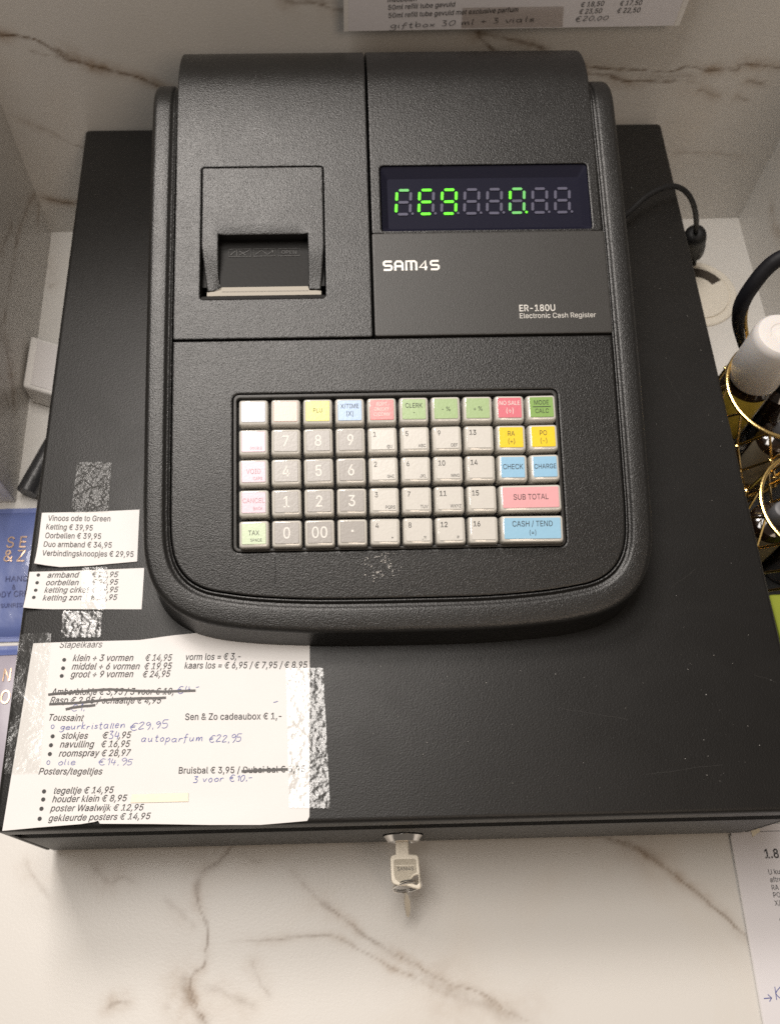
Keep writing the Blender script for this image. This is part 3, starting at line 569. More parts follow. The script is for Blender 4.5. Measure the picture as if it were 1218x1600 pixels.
M['dust']    = mat('pale_dust', (0.55,0.53,0.5), 0.8)

def glassy(name, tint, gl_rough, fac, bump=None):
    m = bpy.data.materials.new(name); m.use_nodes = True; nt = m.node_tree
    for n in list(nt.nodes):
        if n.type == 'BSDF_PRINCIPLED': nt.nodes.remove(n)
    out = nt.nodes["Material Output"]
    tr = nt.nodes.new("ShaderNodeBsdfTransparent"); tr.inputs[0].default_value = (*tint,1)
    gl = nt.nodes.new("ShaderNodeBsdfGlossy"); gl.inputs["Roughness"].default_value = gl_rough; gl.inputs[0].default_value = (1,1,1,1)
    mix = nt.nodes.new("ShaderNodeMixShader"); mix.inputs[0].default_value = fac
    nt.links.new(tr.outputs[0], mix.inputs[1]); nt.links.new(gl.outputs[0], mix.inputs[2]); nt.links.new(mix.outputs[0], out.inputs[0])
    if bump:
        tc = nt.nodes.new("ShaderNodeTexCoord")
        h = None
        for sc, dist, det in bump:
            n = nt.nodes.new("ShaderNodeTexNoise"); n.inputs["Scale"].default_value = sc; n.inputs["Detail"].default_value = det
            nt.links.new(tc.outputs["Object"], n.inputs["Vector"])
            b = nt.nodes.new("ShaderNodeBump"); b.inputs["Distance"].default_value = dist; b.inputs["Strength"].default_value = 1
            nt.links.new(n.outputs["Fac"], b.inputs["Height"])
            if h: nt.links.new(h.outputs[0], b.inputs["Normal"])
            h = b
        nt.links.new(h.outputs[0], gl.inputs["Normal"])
    return m
M['acrylic'] = glassy('smoked_display_acrylic', (0.78,0.78,0.86), 0.05, 0.045)
M['tape']    = glassy('clear_tape', (0.93,0.93,0.92), 0.18, 0.04, [(38,0.0016,2),(420,0.00018,2)])
M['tape_crinkled'] = glassy('crinkled_clear_tape', (0.90,0.90,0.89), 0.24, 0.022, [(150,0.0018,3),(500,0.0004,2)])

def marble(name, base=(0.635,0.615,0.583), warm=(0.60,0.535,0.455), vein=(0.17,0.12,0.08)):
    m = bpy.data.materials.new(name); m.use_nodes = True; nt = m.node_tree; L = nt.links
    b = nt.nodes["Principled BSDF"]
    b.inputs["Roughness"].default_value = 0.33; b.inputs["Specular IOR Level"].default_value = 0.4
    at = nt.nodes.new("ShaderNodeAttribute"); at.attribute_name = "vein"
    ah = nt.nodes.new("ShaderNodeAttribute"); ah.attribute_name = "halo"
    tc = nt.nodes.new("ShaderNodeTexCoord")
    n = nt.nodes.new("ShaderNodeTexNoise"); n.inputs["Scale"].default_value = 130; n.inputs["Detail"].default_value = 5; n.inputs["Roughness"].default_value = 0.6
    L.new(tc.outputs["Object"], n.inputs["Vector"])
    rr = nt.nodes.new("ShaderNodeMapRange"); rr.inputs[1].default_value = 0.28; rr.inputs[2].default_value = 0.62; rr.inputs[3].default_value = 0.25; rr.inputs[4].default_value = 1.0
    L.new(n.outputs["Fac"], rr.inputs[0])
    mu = nt.nodes.new("ShaderNodeMath"); mu.operation = 'MULTIPLY'; mu.use_clamp = True
    L.new(at.outputs["Fac"], mu.inputs[0]); L.new(rr.outputs[0], mu.inputs[1])
    n2 = nt.nodes.new("ShaderNodeTexNoise"); n2.inputs["Scale"].default_value = 9; n2.inputs["Detail"].default_value = 6; n2.inputs["Distortion"].default_value = 1.5
    L.new(tc.outputs["Object"], n2.inputs["Vector"])
    r2 = nt.nodes.new("ShaderNodeMapRange"); r2.inputs[1].default_value = 0.52; r2.inputs[2].default_value = 0.85; r2.inputs[4].default_value = 0.45
    L.new(n2.outputs["Fac"], r2.inputs[0])
    m1 = nt.nodes.new("ShaderNodeMix"); m1.data_type = 'RGBA'; m1.inputs[6].default_value = (*base,1); m1.inputs[7].default_value = (*warm,1)
    L.new(r2.outputs[0], m1.inputs[0])
    mh = nt.nodes.new("ShaderNodeMix"); mh.data_type = 'RGBA'; mh.inputs[7].default_value = (0.34,0.255,0.18,1)
    hm = nt.nodes.new("ShaderNodeMath"); hm.operation = 'MULTIPLY'; hm.use_clamp = True
    L.new(ah.outputs["Fac"], hm.inputs[0]); L.new(rr.outputs[0], hm.inputs[1])
    L.new(m1.outputs[2], mh.inputs[6]); L.new(hm.outputs[0], mh.inputs[0])
    m2 = nt.nodes.new("ShaderNodeMix"); m2.data_type = 'RGBA'; m2.inputs[7].default_value = (*vein,1)
    L.new(mh.outputs[2], m2.inputs[6]); L.new(mu.outputs[0], m2.inputs[0])
    L.new(m2.outputs[2], b.inputs["Base Color"])
    n3 = nt.nodes.new("ShaderNodeTexNoise"); n3.inputs["Scale"].default_value = 600; n3.inputs["Detail"].default_value = 2
    L.new(tc.outputs["Object"], n3.inputs["Vector"])
    bp = nt.nodes.new("ShaderNodeBump"); bp.inputs["Distance"].default_value = 0.00005
    L.new(n3.outputs["Fac"], bp.inputs["Height"]); L.new(bp.outputs[0], b.inputs["Normal"])
    return m
M['marble'] = marble('marble_laminate')

# ------------------------------------------------------------------ mesh helpers
BASE = {}
def finish(me, smooth=35):
    me.validate()
    if smooth is not None and len(me.polygons):
        me.polygons.foreach_set("use_smooth", [True]*len(me.polygons))
        me.set_sharp_from_angle(angle=radians(smooth))
    me.update()
def link(name, me, m, parent=None, smooth=35, shift=None):
    """link a mesh whose vertices are written in the frame of its thing's base"""
    if parent is not None:
        b = BASE[parent.name]; me.transform(Matrix.Translation(-b))
    if not isinstance(m, (list, tuple)): m = [m]
    for x in m: me.materials.append(x)
    finish(me, smooth)
    o = bpy.data.objects.new(name, me); COL.objects.link(o)
    if parent is not None:
        o.parent = parent; BASE[o.name] = BASE[parent.name]
    return o
def tag(o, label, cat, group=None, kind=None):
    o["label"] = label; o["category"] = cat
    if group: o["group"] = group
    if kind: o["kind"] = kind
    return o
def thing(name, base, label, cat, askew=True, group=None):
    o = bpy.data.objects.new(name, None); COL.objects.link(o); o.empty_display_size = 0.02
    b = Vector(base); BASE[o.name] = b
    if askew: o.location = dr(b); o.rotation_euler = (0,0,YAW)
    else: o.location = b
    return tag(o, label, cat, group)
def solo(name, me, m, base, label, cat, askew=True, group=None, smooth=35):
    """a thing that is one mesh"""
    b = Vector(base); me.transform(Matrix.Translation(-b))
    if not isinstance(m, (list, tuple)): m = [m]
    for x in m: me.materials.append(x)
    finish(me, smooth)
    o = bpy.data.objects.new(name, me); COL.objects.link(o); BASE[o.name] = b
    if askew: o.location = dr(b); o.rotation_euler = (0,0,YAW)
    else: o.location = b
    return tag(o, label, cat, group)
def bm2me(bm, name="m", recalc=True):
    me = bpy.data.meshes.new(name)
    if recalc: bmesh.ops.recalc_face_normals(bm, faces=bm.faces)
    bm.normal_update(); bm.to_mesh(me); bm.free(); return me
def raw(vs, fs, name="m"):
    me = bpy.data.meshes.new(name); me.from_pydata([tuple(v) for v in vs], [], fs); me.update(); return me
def box_bm(bm, lo, hi, bev=0.0, seg=2, taper=0.0):
    t = bmesh.new()
    c = [(x,y,z) for z in (lo[2],hi[2]) for y in (lo[1],hi[1]) for x in (lo[0],hi[0])]
    if taper:
        cx, cy = (lo[0]+hi[0])/2, (lo[1]+hi[1])/2
        c = [(x if z==lo[2] else x-math.copysign(taper,x-cx), y if z==lo[2] else y-math.copysign(taper,y-cy), z) for x,y,z in c]
    v = [t.verts.new(p) for p in c]
    for f in ((0,2,3,1),(4,5,7,6),(0,1,5,4),(2,6,7,3),(0,4,6,2),(1,3,7,5)): t.faces.new([v[i] for i in f])
    if bev: bmesh.ops.bevel(t, geom=list(t.edges), offset=bev, segments=seg, profile=0.5, affect='EDGES', clamp_overlap=True)
    me = bpy.data.meshes.new("t"); t.to_mesh(me); t.free(); bm.from_mesh(me); bpy.data.meshes.remove(me)
def lathe(bm, prof, c, n=40, axis='Z', cap=True):
    """prof: (radius, height) from bottom up"""
    rings = []
    for r, h in prof:
        ring = []
        for i in range(n):
            a = 2*pi*i/n
            p = (r*cos(a), r*sin(a), h)
            if axis == 'Y': p = (p[0], -p[2], p[1])
            ring.append(bm.verts.new((c[0]+p[0], c[1]+p[1], c[2]+p[2])))
        rings.append(ring)
    for a, b in zip(rings, rings[1:]):
        for i in range(n): bm.faces.new((a[i], a[(i+1)%n], b[(i+1)%n], b[i]))
    if cap:
        bm.faces.new(rings[0][::-1]); bm.faces.new(rings[-1])
def smooth_path(pts, n=8, closed=False):
    P = [Vector(p) for p in pts]; out = []
    N = len(P)
    if N < 3 and not closed:
        return [P[0].lerp(P[-1], i/max(1,n)) for i in range(n+1)]
    for i in range(N if closed else N-1):
        p0 = P[(i-1)%N] if closed or i>0 else P[0]*2-P[1]
        p1 = P[i]; p2 = P[(i+1)%N]
        p3 = P[(i+2)%N] if closed or i+2<N else P[-1]*2-P[-2]
        for k in range(n):
            t = k/n
            out.append(0.5*((2*p1)+(p2-p0)*t+(2*p0-5*p1+4*p2-p3)*t*t+(3*p1-p0-3*p2+p3)*t**3))
    if not closed: out.append(P[-1].copy())
    return out
def tube(bm, pts, r, n=10, closed=False, flat=1.0):
    P = [Vector(p) for p in pts]; N = len(P); rings = []
    up = None
    for i in range(N):
        a = P[i-1] if i>0 else (P[-1] if closed else P[0]); b = P[(i+1)%N] if (i<N-1 or closed) else P[-1]
        t = (b-a).normalized()
        if up is None: up = t.orthogonal().normalized()
        up = (up - t*up.dot(t)).normalized(); s = t.cross(up)
        rr = r(i/(N-1)) if callable(r) else r
        rings.append([bm.verts.new(P[i] + (up*cos(2*pi*k/n)*flat + s*sin(2*pi*k/n))*rr) for k in range(n)])
    for i in range(N if closed else N-1):
        A, B = rings[i], rings[(i+1)%N]
        for k in range(n): bm.faces.new((A[k], A[(k+1)%n], B[(k+1)%n], B[k]))
    if not closed: bm.faces.new(rings[0][::-1]); bm.faces.new(rings[-1])
def fr(v): return (v[0], v[1])
def round_rect(x0, y0, x1, y1, r, n=6):
    out = []
    for cx, cy, a0 in ((x1-r,y0+r,-pi/2),(x1-r,y1-r,0),(x0+r,y1-r,pi/2),(x0+r,y0+r,pi)):
        for i in range(n+1):
            a = a0 + pi/2*i/n; out.append((cx+r*cos(a), cy+r*sin(a)))
    return out
def resample(loop, step):
    out = []
    for i in range(len(loop)):
        a = Vector(loop[i][:2]); b = Vector(loop[(i+1)%len(loop)][:2]); d = (b-a).length
        n = max(1, int(d/step))
        for k in range(n):
            p = a.lerp(b, k/n); out.append((p.x, p.y))
    return out
def area(loop): return 0.5*sum(loop[i][0]*loop[(i+1)%len(loop)][1]-loop[(i+1)%len(loop)][0]*loop[i][1] for i in range(len(loop)))
def inset(loop, d):
    """offset a CCW loop inwards by d"""
    N = len(loop); out = []
    for i in range(N):
        p = Vector(loop[i]); a = Vector(loop[i-1]); b = Vector(loop[(i+1)%N])
        e1 = (p-a).normalized(); e2 = (b-p).normalized()
        n1 = Vector((-e1.y, e1.x)); n2 = Vector((-e2.y, e2.x)); n = (n1+n2)
        if n.length < 1e-6: n = n1
        n.normalize(); c = max(0.5, n.dot(n1))
        q = p + n*(d/c); out.append((q.x, q.y))
    return out
def inside(p, loop):
    x, y = p; c = False; j = len(loop)-1
    for i in range(len(loop)):
        xi, yi = loop[i]; xj, yj = loop[j]
        if (yi > y) != (yj > y) and x < (xj-xi)*(y-yi)/(yj-yi)+xi: c = not c
        j = i
    return c
def sheet(outer, holes, zf, step=0.004, edge=0.0006, drop=0.004, bm=None):
    """a moulded panel: top follows zf(x,y), edges rounded over, skirts going down, holes cut through"""
    if area(outer) < 0: outer = outer[::-1]
    holes = [h if area(h) < 0 else h[::-1] for h in holes]     # clockwise, so inset() widens them
    outer = resample(outer, step); holes = [resample(h, step) for h in holes]
    own = bm is None
    if own: bm = bmesh.new()
    top_loops = []
    for lp in [outer]+holes:
        levels = [(0.0, drop), (0.0, edge*0.9), (edge*0.3, edge*0.3), (edge, 0.0), (edge*1.6+0.00005, 0.0)]
        rings = []
        for ins, dz in levels:
            l2 = inset(lp, ins) if ins else lp
            rings.append([bm.verts.new((x, y, zf(x,y)-dz)) for x, y in l2])
        for A, B in zip(rings, rings[1:]):
            n = len(A)
            for i in range(n): bm.faces.new((A[i], A[(i+1)%n], B[(i+1)%n], B[i]))
        top_loops.append((inset(lp, edge*1.6+0.00005), rings[-1]))
    pts = []; edges = []; ref = []
    for l2, ring in top_loops:
        s = len(pts); n = len(l2)
        pts += [Vector(p) for p in l2]; ref += ring
        edges += [(s+i, s+(i+1)%n) for i in range(n)]
    xs = [p[0] for p in outer]; ys = [p[1] for p in outer]
    o_in = inset(outer, step*0.5+edge); h_in = [inset(h, step*0.5) for h in holes]
    x = min(xs)+step
    while x < max(xs):
        y = min(ys)+step
        while y < max(ys):
            if inside((x,y), o_in) and not any(inside((x,y), inset(h, edge+step*0.4) if False else h) for h in holes):
                if all(min((Vector((x,y))-Vector(q)).length for q in h) > step*0.5 for h in holes): pts.append(Vector((x,y)))
            y += step
        x += step
    vco, ed, fc, ov, oe, of = delaunay_2d_cdt(pts, edges, [], 0, 1e-7)
    vm = []
    for i, p in enumerate(vco):
        src = next((k_ for k_ in ov[i] if k_ < len(ref)), None)
        vm.append(ref[src] if src is not None and src < len(ref) else bm.verts.new((p.x, p.y, zf(p.x,p.y))))
    tl = top_loops[0][0]; hl = [t[0] for t in top_loops[1:]]
    for f in fc:
        c = sum((vco[i] for i in f), Vector((0,0)))/len(f)
        a_, b_, c_ = (vco[i] for i in f[:3])
        if abs((b_-a_).cross(c_-a_)) / max((b_-a_).length, (c_-b_).length, (a_-c_).length, 1e-9) < 2e-6: continue   # sliver on a straight edge
        if inside((c.x,c.y), tl) and not any(inside((c.x,c.y), h) for h in hl):
            vv = [vm[i] for i in f]
            if len(set(vv)) == len(vv):
                try: bm.faces.new(vv)
                except ValueError: pass
    if own:
        return bm2me(bm, recalc=False)
def flat_poly(outer, z, thick=0.0, zf=None):
    """a thin card: triangulated top, bottom and edge"""
    if area(outer) < 0: outer = outer[::-1]
    bm = bmesh.new(); f = zf or (lambda x,y: z)
    t = [bm.verts.new((x,y,f(x,y)+thick)) for x,y in outer]; b = [bm.verts.new((x,y,f(x,y))) for x,y in outer]
    n = len(t)
    bm.faces.new(t); bm.faces.new(b[::-1])
    for i in range(n): bm.faces.new((b[i], b[(i+1)%n], t[(i+1)%n], t[i]))
    bmesh.ops.triangulate(bm, faces=[f for f in bm.faces if len(f.verts)>4])
    return bm2me(bm)

# ------------------------------------------------------------------ lettering
TXT = {}; GEO = {}
CAP = 509.0
def glyph_geo(ch, bold):
    k = (ch, bold)
    if k in GEO: return GEO[k]
    adv, cs = GLYPH.get(ch, (185, []))
    loops = [[(c[i],c[i+1]) for i in range(0,len(c),2)] for c in cs]
    out = []
    for n, l in enumerate(loops):
        depth = sum(inside(l[0], o) for m_, o in enumerate(loops) if m_ != n)
        if (area(l) > 0) != (depth % 2 == 0): l = l[::-1]
        if bold: l = inset(l, -bold*1000)
        out.append(l)
    vs, fs = [], []
    if out:
        pts = []; eds = []
        for l in out:
            o = len(pts); pts += [Vector(p) for p in l]; eds += [(o+i, o+(i+1)%len(l)) for i in range(len(l))]
        vco, ed, fc, ov, oe, of = delaunay_2d_cdt(pts, eds, [], 0, 1e-4)
        vs = [(p.x, p.y) for p in vco]
        for f in fc:
            c = (sum(vs[i][0] for i in f)/len(f), sum(vs[i][1] for i in f)/len(f))
            if sum(inside(c, l) for l in out) % 2: fs.append(tuple(f))
    GEO[k] = (adv, vs, fs); return GEO[k]
def text_geo(s, bold=0.0):
    k = (s, bold)
    if k in TXT: return TXT[k]
    vs, fs, x = [], [], 0.0
    for ch in s:
        adv, gv, gf = glyph_geo(ch, bold); o = len(vs)
        vs += [(px+x, py) for px, py in gv]; fs += [tuple(i+o for i in f) for f in gf]
        x += adv + bold*900
    TXT[k] = (vs, fs); return TXT[k]
class Print:
    """collects flat lettering and strokes lying on a surface: 2-D points are turned to 3-D by put(u,v)"""
    def __init__(self, put): self.put = put; self.v = []; self.f = []
    def text(self, s, a, b, cap, shear=0.0, bold=0.0):
        vs, fs = text_geo(s, bold)
        if not vs: return
        x0 = min(p[0] for p in vs); x1 = max(p[0] for p in vs)
        a = Vector(a); b = Vector(b); d = b-a; L = d.length; e = d/L; n = Vector((-e.y, e.x))
        off = len(self.v)
        for x, y in vs:
            yy = y/CAP*cap
            q = a + e*((x-x0)/(x1-x0)*L + yy*shear) + n*yy
            self.v.append(self.put(q.x, q.y))
        self.f += [tuple(i+off for i in f) for f in fs]
    def label(self, s, c, cap, width=None, bold=0.0, shear=0.0, squeeze=0.86):
        """centred on c"""
        vs, fs = text_geo(s, bold)
        x0 = min(p[0] for p in vs); x1 = max(p[0] for p in vs)
        w = width or (x1-x0)/CAP*cap*squeeze
        self.text(s, (c[0]-w/2, c[1]), (c[0]+w/2, c[1]), cap, shear, bold)
        return w
    def stroke(self, pts, w, closed=False):
        P = [Vector(p) for p in pts]; N = len(P); off = len(self.v)
        for i in range(N):
            a = P[i-1] if i>0 else (P[-1] if closed else P[0]); b = P[(i+1)%N] if (i<N-1 or closed) else P[-1]
            t = (b-a)
            t = t.normalized() if t.length > 1e-9 else Vector((1,0)); n = Vector((-t.y, t.x))*(w/2)
            for q in (P[i]+n, P[i]-n): self.v.append(self.put(q.x, q.y))
        for i in range(N if closed else N-1):
            j = (i+1)%N; self.f.append((off+2*i, off+2*i+1, off+2*j+1, off+2*j))
    def dot(self, c, r, n=14):
        off = len(self.v)
        for i in range(n): self.v.append(self.put(c[0]+r*cos(2*pi*i/n), c[1]+r*sin(2*pi*i/n)))
        self.f.append(tuple(range(off, off+n)))
    def poly(self, pts):
        off = len(self.v)
        for p in pts: self.v.append(self.put(*p))
        self.f.append(tuple(range(off, off+len(pts))))
    def mesh(self): return raw(self.v, self.f)

# single-stroke pen alphabet, unit x-height 0.6, cap 1.0
G = {
'a':[[(.42,.5),(.25,.6),(.06,.42),(.1,.1),(.28,.02),(.42,.3),(.44,.58),(.44,.1),(.54,0)]],
'b':[[(.05,1),(.06,.05),(.1,.35),(.28,.55),(.42,.35),(.34,.06),(.1,.03)]],
'c':[[(.4,.5),(.22,.6),(.05,.3),(.2,.02),(.42,.1)]],
'd':[[(.4,.45),(.2,.58),(.05,.3),(.18,.02),(.38,.2),(.44,1),(.44,.05)]],
'e':[[(.06,.3),(.4,.36),(.3,.6),(.1,.5),(.06,.15),(.22,0),(.44,.12)]],
'f':[[(.4,.9),(.28,1),(.18,.75),(.16,0),(.1,-.3)],[(0,.5),(.38,.55)]],
'g':[[(.42,.5),(.22,.6),(.06,.35),(.2,.08),(.4,.3),(.43,.58),(.42,-.2),(.2,-.42),(.02,-.25)]],
'h':[[(.05,1),(.05,0),(.12,.4),(.3,.55),(.38,.35),(.4,0)]],
'i':[[(.08,.55),(.08,.05),(.16,0)],[(.09,.76),(.1,.8)]],
'k':[[(.06,1),(.06,0)],[(.4,.58),(.08,.25),(.42,0)]],
'l':[[(.08,1),(.06,.15),(.14,0)]],
'm':[[(.03,.55),(.05,0),(.1,.4),(.22,.55),(.28,.0),(.34,.42),(.48,.55),(.54,.05),(.6,0)]],
'n':[[(.04,.55),(.06,0),(.12,.4),(.28,.56),(.36,.35),(.38,0)]],
'o':[[(.22,.58),(.05,.35),(.14,.03),(.34,.08),(.4,.42),(.22,.58),(.3,.6)]],
'p':[[(.06,.55),(.06,-.4)],[(.06,.4),(.26,.58),(.42,.35),(.26,.04),(.06,.12)]],
'r':[[(.05,.55),(.06,0)],[(.06,.3),(.2,.54),(.36,.5)]],
's':[[(.36,.52),(.18,.6),(.1,.42),(.34,.22),(.28,.02),(.04,.08)]],
't':[[(.18,.95),(.16,.1),(.28,0),(.36,.06)],[(.02,.6),(.34,.64)]],
'u':[[(.04,.55),(.06,.12),(.2,0),(.36,.2),(.4,.55),(.4,.08),(.48,0)]],
'v':[[(.02,.55),(.18,0),(.38,.56)]],
'x':[[(.02,.55),(.38,0)],[(.38,.56),(.02,0)]],
'0':[[(.22,.95),(.04,.6),(.08,.1),(.26,0),(.42,.4),(.38,.85),(.22,.95)]],
'1':[[(.06,.7),(.2,.95),(.18,0)]],
'2':[[(.04,.75),(.22,.95),(.38,.75),(.05,0),(.44,.03)]],
'3':[[(.04,.9),(.36,.9),(.16,.55),(.38,.4),(.34,.05),(.04,.05)]],
'4':[[(.1,.95),(.04,.4),(.42,.42)],[(.32,.8),(.3,0)]],
'5':[[(.42,.95),(.1,.93),(.06,.55),(.34,.55),(.38,.15),(.2,0),(.02,.08)]],
'9':[[(.4,.75),(.22,.95),(.05,.72),(.2,.5),(.4,.7),(.4,.3),(.24,-.1)]],
'€':[[(.52,.9),(.28,1.0),(.08,.6),(.1,.2),(.3,-.05),(.52,.05)],[(0,.6),(.36,.62)],[(0,.4),(.34,.42)]],
',':[[(.1,.08),(.06,-.16)]], '-':[[(.02,.38),(.3,.42)]], '+':[[(.02,.4),(.4,.42)],[(.2,.62),(.2,.2)]], ' ':[],
'K':[[(.06,1),(.2,0)],[(.55,1),(.15,.5),(.6,.02)]],
}
def pen(pr, s, a, b, cap, w):
    adv = []; x = 0
    for ch in s:
        st = G.get(ch, [])
        wd = max([p[0] for l in st for p in l], default=0.28)
        adv.append((ch, x)); x += wd + 0.12
    a = Vector(a); b = Vector(b); d = b-a; L = d.length; e = d/L; n = Vector((-e.y, e.x)); sx = L/max(x-0.12, .1)
    for ch, x0 in adv:
        jy = random.uniform(-.08,.08); sc = random.uniform(.85,1.15); lean = random.uniform(.10,.24); sq = random.uniform(.85,1.1)
        for st in G.get(ch, []):
            pts = [a + e*((x0+px*sq)*sx + py*cap*lean) + n*((py*sc+jy)*cap) for px, py in st]
            pp = smooth_path([(p.x,p.y,0) for p in pts], 5) if len(pts) > 2 else [Vector((p.x,p.y,0)) for p in pts]
            pr.stroke([(p.x,p.y) for p in pp], w)
M['tape_shiny'] = glassy('shiny_clear_tape', (0.90,0.90,0.89), 0.24, 0.062, [(60,0.0010,2),(290,0.00065,1.5)])
M['tape_dull'] = glassy('dull_clear_tape', (0.90,0.88,0.86), 0.30, 0.03, [(60,0.001,2)])
M['sleeve'] = mat('sleeve_edge_highlight', (0.72,0.70,0.70), 0.2, coat=0.5)  # pale colour paints the highlights along the clear sleeve's edge
M['greyplastic'] = mat('grey_white_plastic', (0.60,0.575,0.565), 0.4)
M['bluedk2'] = mat('embossed_blue', (0.12,0.155,0.40), 0.4)
COVER_R = 0.052
COVER_UP = 0.0022

M['outlet_dark'] = mat('slot_shade_brown', (0.045,0.034,0.024), 0.7)  # painted shade for the open cable hole
M['scuff'] = mat('rubbed_paint', (0.045,0.043,0.04), 0.4)

# ------------------------------------------------------------------ the counter niche (marble laminate)
def jitter(pts, amp):
    P = [Vector((p[0],p[1],0)) for p in pts]
    P = smooth_path(P, 6) if len(P) > 2 else [P[0].lerp(P[-1], i/8) for i in range(9)]
    out = []
    for i, p in enumerate(P):
        w = noise.noise_vector(Vector((p.x*70, p.y*70, 3.1)))*amp + noise.noise_vector(Vector((p.x*260, p.y*260, 7.7)))*amp*0.45
        out.append((p.x+w.x, p.y+w.y))
    return out
def marble_plane(name, us, vs, put, veins, label=None):
    nu, nv = len(us), len(vs)
    V = [put(u,v) for v in vs for u in us]
    F = [(j*nu+i, j*nu+i+1, (j+1)*nu+i+1, (j+1)*nu+i) for j in range(nv-1) for i in range(nu-1)]
    me = raw(V, F, name)
    vein = [0.0]*len(V); halo = [0.0]*len(V)
    import bisect
    for pts, w, a in veins:
        P = jitter(pts, 0.0016)
        n = len(P)
        for k in range(n-1):
            ax, ay = P[k]; bx, by = P[k+1]
            dx, dy = bx-ax, by-ay; L2 = dx*dx+dy*dy or 1e-12
            R = w*8+0.002
            i0 = bisect.bisect_left(us, min(ax,bx)-R); i1 = bisect.bisect_right(us, max(ax,bx)+R)
            j0 = bisect.bisect_left(vs, min(ay,by)-R); j1 = bisect.bisect_right(vs, max(ay,by)+R)
            for j in range(j0, j1):
                for i in range(i0, i1):
                    t = ((us[i]-ax)*dx+(vs[j]-ay)*dy)/L2; t = 0 if t<0 else 1 if t>1 else t
                    d = math.hypot(us[i]-ax-dx*t, vs[j]-ay-dy*t)
                    tt = (k+t)/(n-1); fade = min(1, 6*tt+0.25, 6*(1-tt)+0.25)
                    ww = w*(0.62+0.55*noise.noise(Vector((us[i]*150, vs[j]*150, 1.3))))
                    ww = max(ww, w*0.35)
                    x = j*nu+i
                    g = a*fade*exp(-(d/ww)**2); h = a*fade*exp(-(d/(w*3.6))**2)*max(0.0,0.5+0.9*noise.noise(Vector((us[i]*45, vs[j]*45, 4.4))))
                    if g > vein[x]: vein[x] = g
                    if h > halo[x]: halo[x] = h
    for nme, dat in (("vein",vein),("halo",halo)):
        at = me.attributes.new(nme, 'FLOAT', 'POINT'); at.data.foreach_set("value", dat)
    me.materials.append(M['marble'])
    o = bpy.data.objects.new(name, me); COL.objects.link(o); o["kind"] = "structure"
    if label: o["label"] = label
    return o
def lin(a, b, step): n = max(1,int(round((b-a)/step))); return [a+(b-a)*i/n for i in range(n+1)]
us = lin(-0.9,-0.26,0.05)[:-1] + lin(-0.26,0.24,0.0013) + lin(0.24,0.9,0.05)[1:]
vs = lin(-0.7,-0.125,0.05)[:-1] + lin(-0.125,0.012,0.0013) + lin(0.012,0.27,0.02)[1:] + lin(0.27,YB,0.005)[1:]
marble_plane('countertop', us, vs, lambda u,v: (u,v,ZC), COUNTER_VEINS)
def slab(name, lo, hi):
    bm = bmesh.new(); box_bm(bm, lo, hi, 0.0008, 1)
    me = bm2me(bm); me.materials.append(M['marble']); o = bpy.data.objects.new(name, me); COL.objects.link(o); o["kind"] = "structure"; return o
slab('countertop_board', (-0.9,-0.7,ZC-0.04), (0.9,YB,ZC-0.002))
us = lin(-0.9,XL,0.1)[:-1] + lin(XL,XR+0.03,0.0015) + lin(XR+0.03,0.9,0.1)[1:]
vs = lin(ZC,0.03,0.0015) + lin(0.03,0.235,0.0015)[1:] + lin(0.235,0.40,0.03)[1:]
marble_plane('back_wall', us, vs, lambda u,v: (u,YB,v), WALL_VEINS)
us = lin(0.236, YB, 0.0015); vs = lin(ZC,0.16,0.0015) + lin(0.16,0.23,0.02)[1:]
marble_plane('side_wall_face', us, vs, lambda u,v: (XL,u,v), LEFT_VEINS)
slab('side_wall', (XL-0.018, 0.2355, ZC), (XL-0.0006, YB-0.001, 0.2305))
us = lin(0.236, YB, 0.004); vs = lin(ZC,0.23,0.004)
marble_plane('side_wall_face', us, vs, lambda u,v: (XR,u,v), [([(0.40,0.05),(0.43,0.035),(0.45,0.04)],0.0016,0.6),([(0.41,0.10),(0.44,0.08)],0.0016,0.35)])
slab('side_wall', (XR+0.0006, 0.2355, ZC), (XR+0.018, YB-0.001, 0.2305))

# ------------------------------------------------------------------ the cash drawer
dt = thing('cash_drawer_unit', (0,0.238,ZC), 'wide black metal cash drawer under the till, with price lists taped on its lid', 'cash drawer')
DX = 0.205; DL = 0.2072
# folded sheet-metal shell: lid with rounded edges, side flanges reaching the front
t = bmesh.new()
box_bm(t, (-DL,0.0,0.0800), (DX,0.476,H), 0.0028, 4)
box_bm(t, (-DL+0.0004,0.0135,0.003), (DX-0.0004,0.4755,0.0842), 0.0)
box_bm(t, (-DL+0.0002,0.0006,0.003), (-DL+0.0026,0.0136,0.0795), 0.0005, 1)
box_bm(t, (DX-0.0026,0.0006,0.003), (DX-0.0002,0.0136,0.0795), 0.0005, 1)
link('housing', bm2me(t), M['paint'], dt)
t = bmesh.new(); box_bm(t, (-DL+0.0045,0.0001,0.0045), (DX-0.0045,0.0132,0.0650), 0.0008, 2)
link('drawer_front', bm2me(t), M['paintf'], dt)
t = bmesh.new(); box_bm(t, (-DL+0.010,0.0003,0.0630), (DX-0.004,0.0134,0.0803), 0.0)
link('gap_shade_strip', bm2me(t), M['groove'], dt)  # near-flush black strip, paints the shade in the gap under the lid lip
for sx in (-1,1):
    for y in (0.03,0.44):
        t = bmesh.new(); lathe(t, [(0.010,ZC),(0.010,0.0005),(0.0085,0.0029)], (sx*0.18,y,0), 20)
        link('foot', bm2me(t), M['cable'], dt)
t = bmesh.new()
lathe(t, [(0.0106,0.0),(0.0106,0.0012),(0.0098,0.0022),(0.0085,0.0042),(0.0062,0.0046),(0.0060,0.0038)], (-0.0012,0.0006,0.038), 48, 'Y')
link('lock_plate', bm2me(t), M['chrome'], dt)
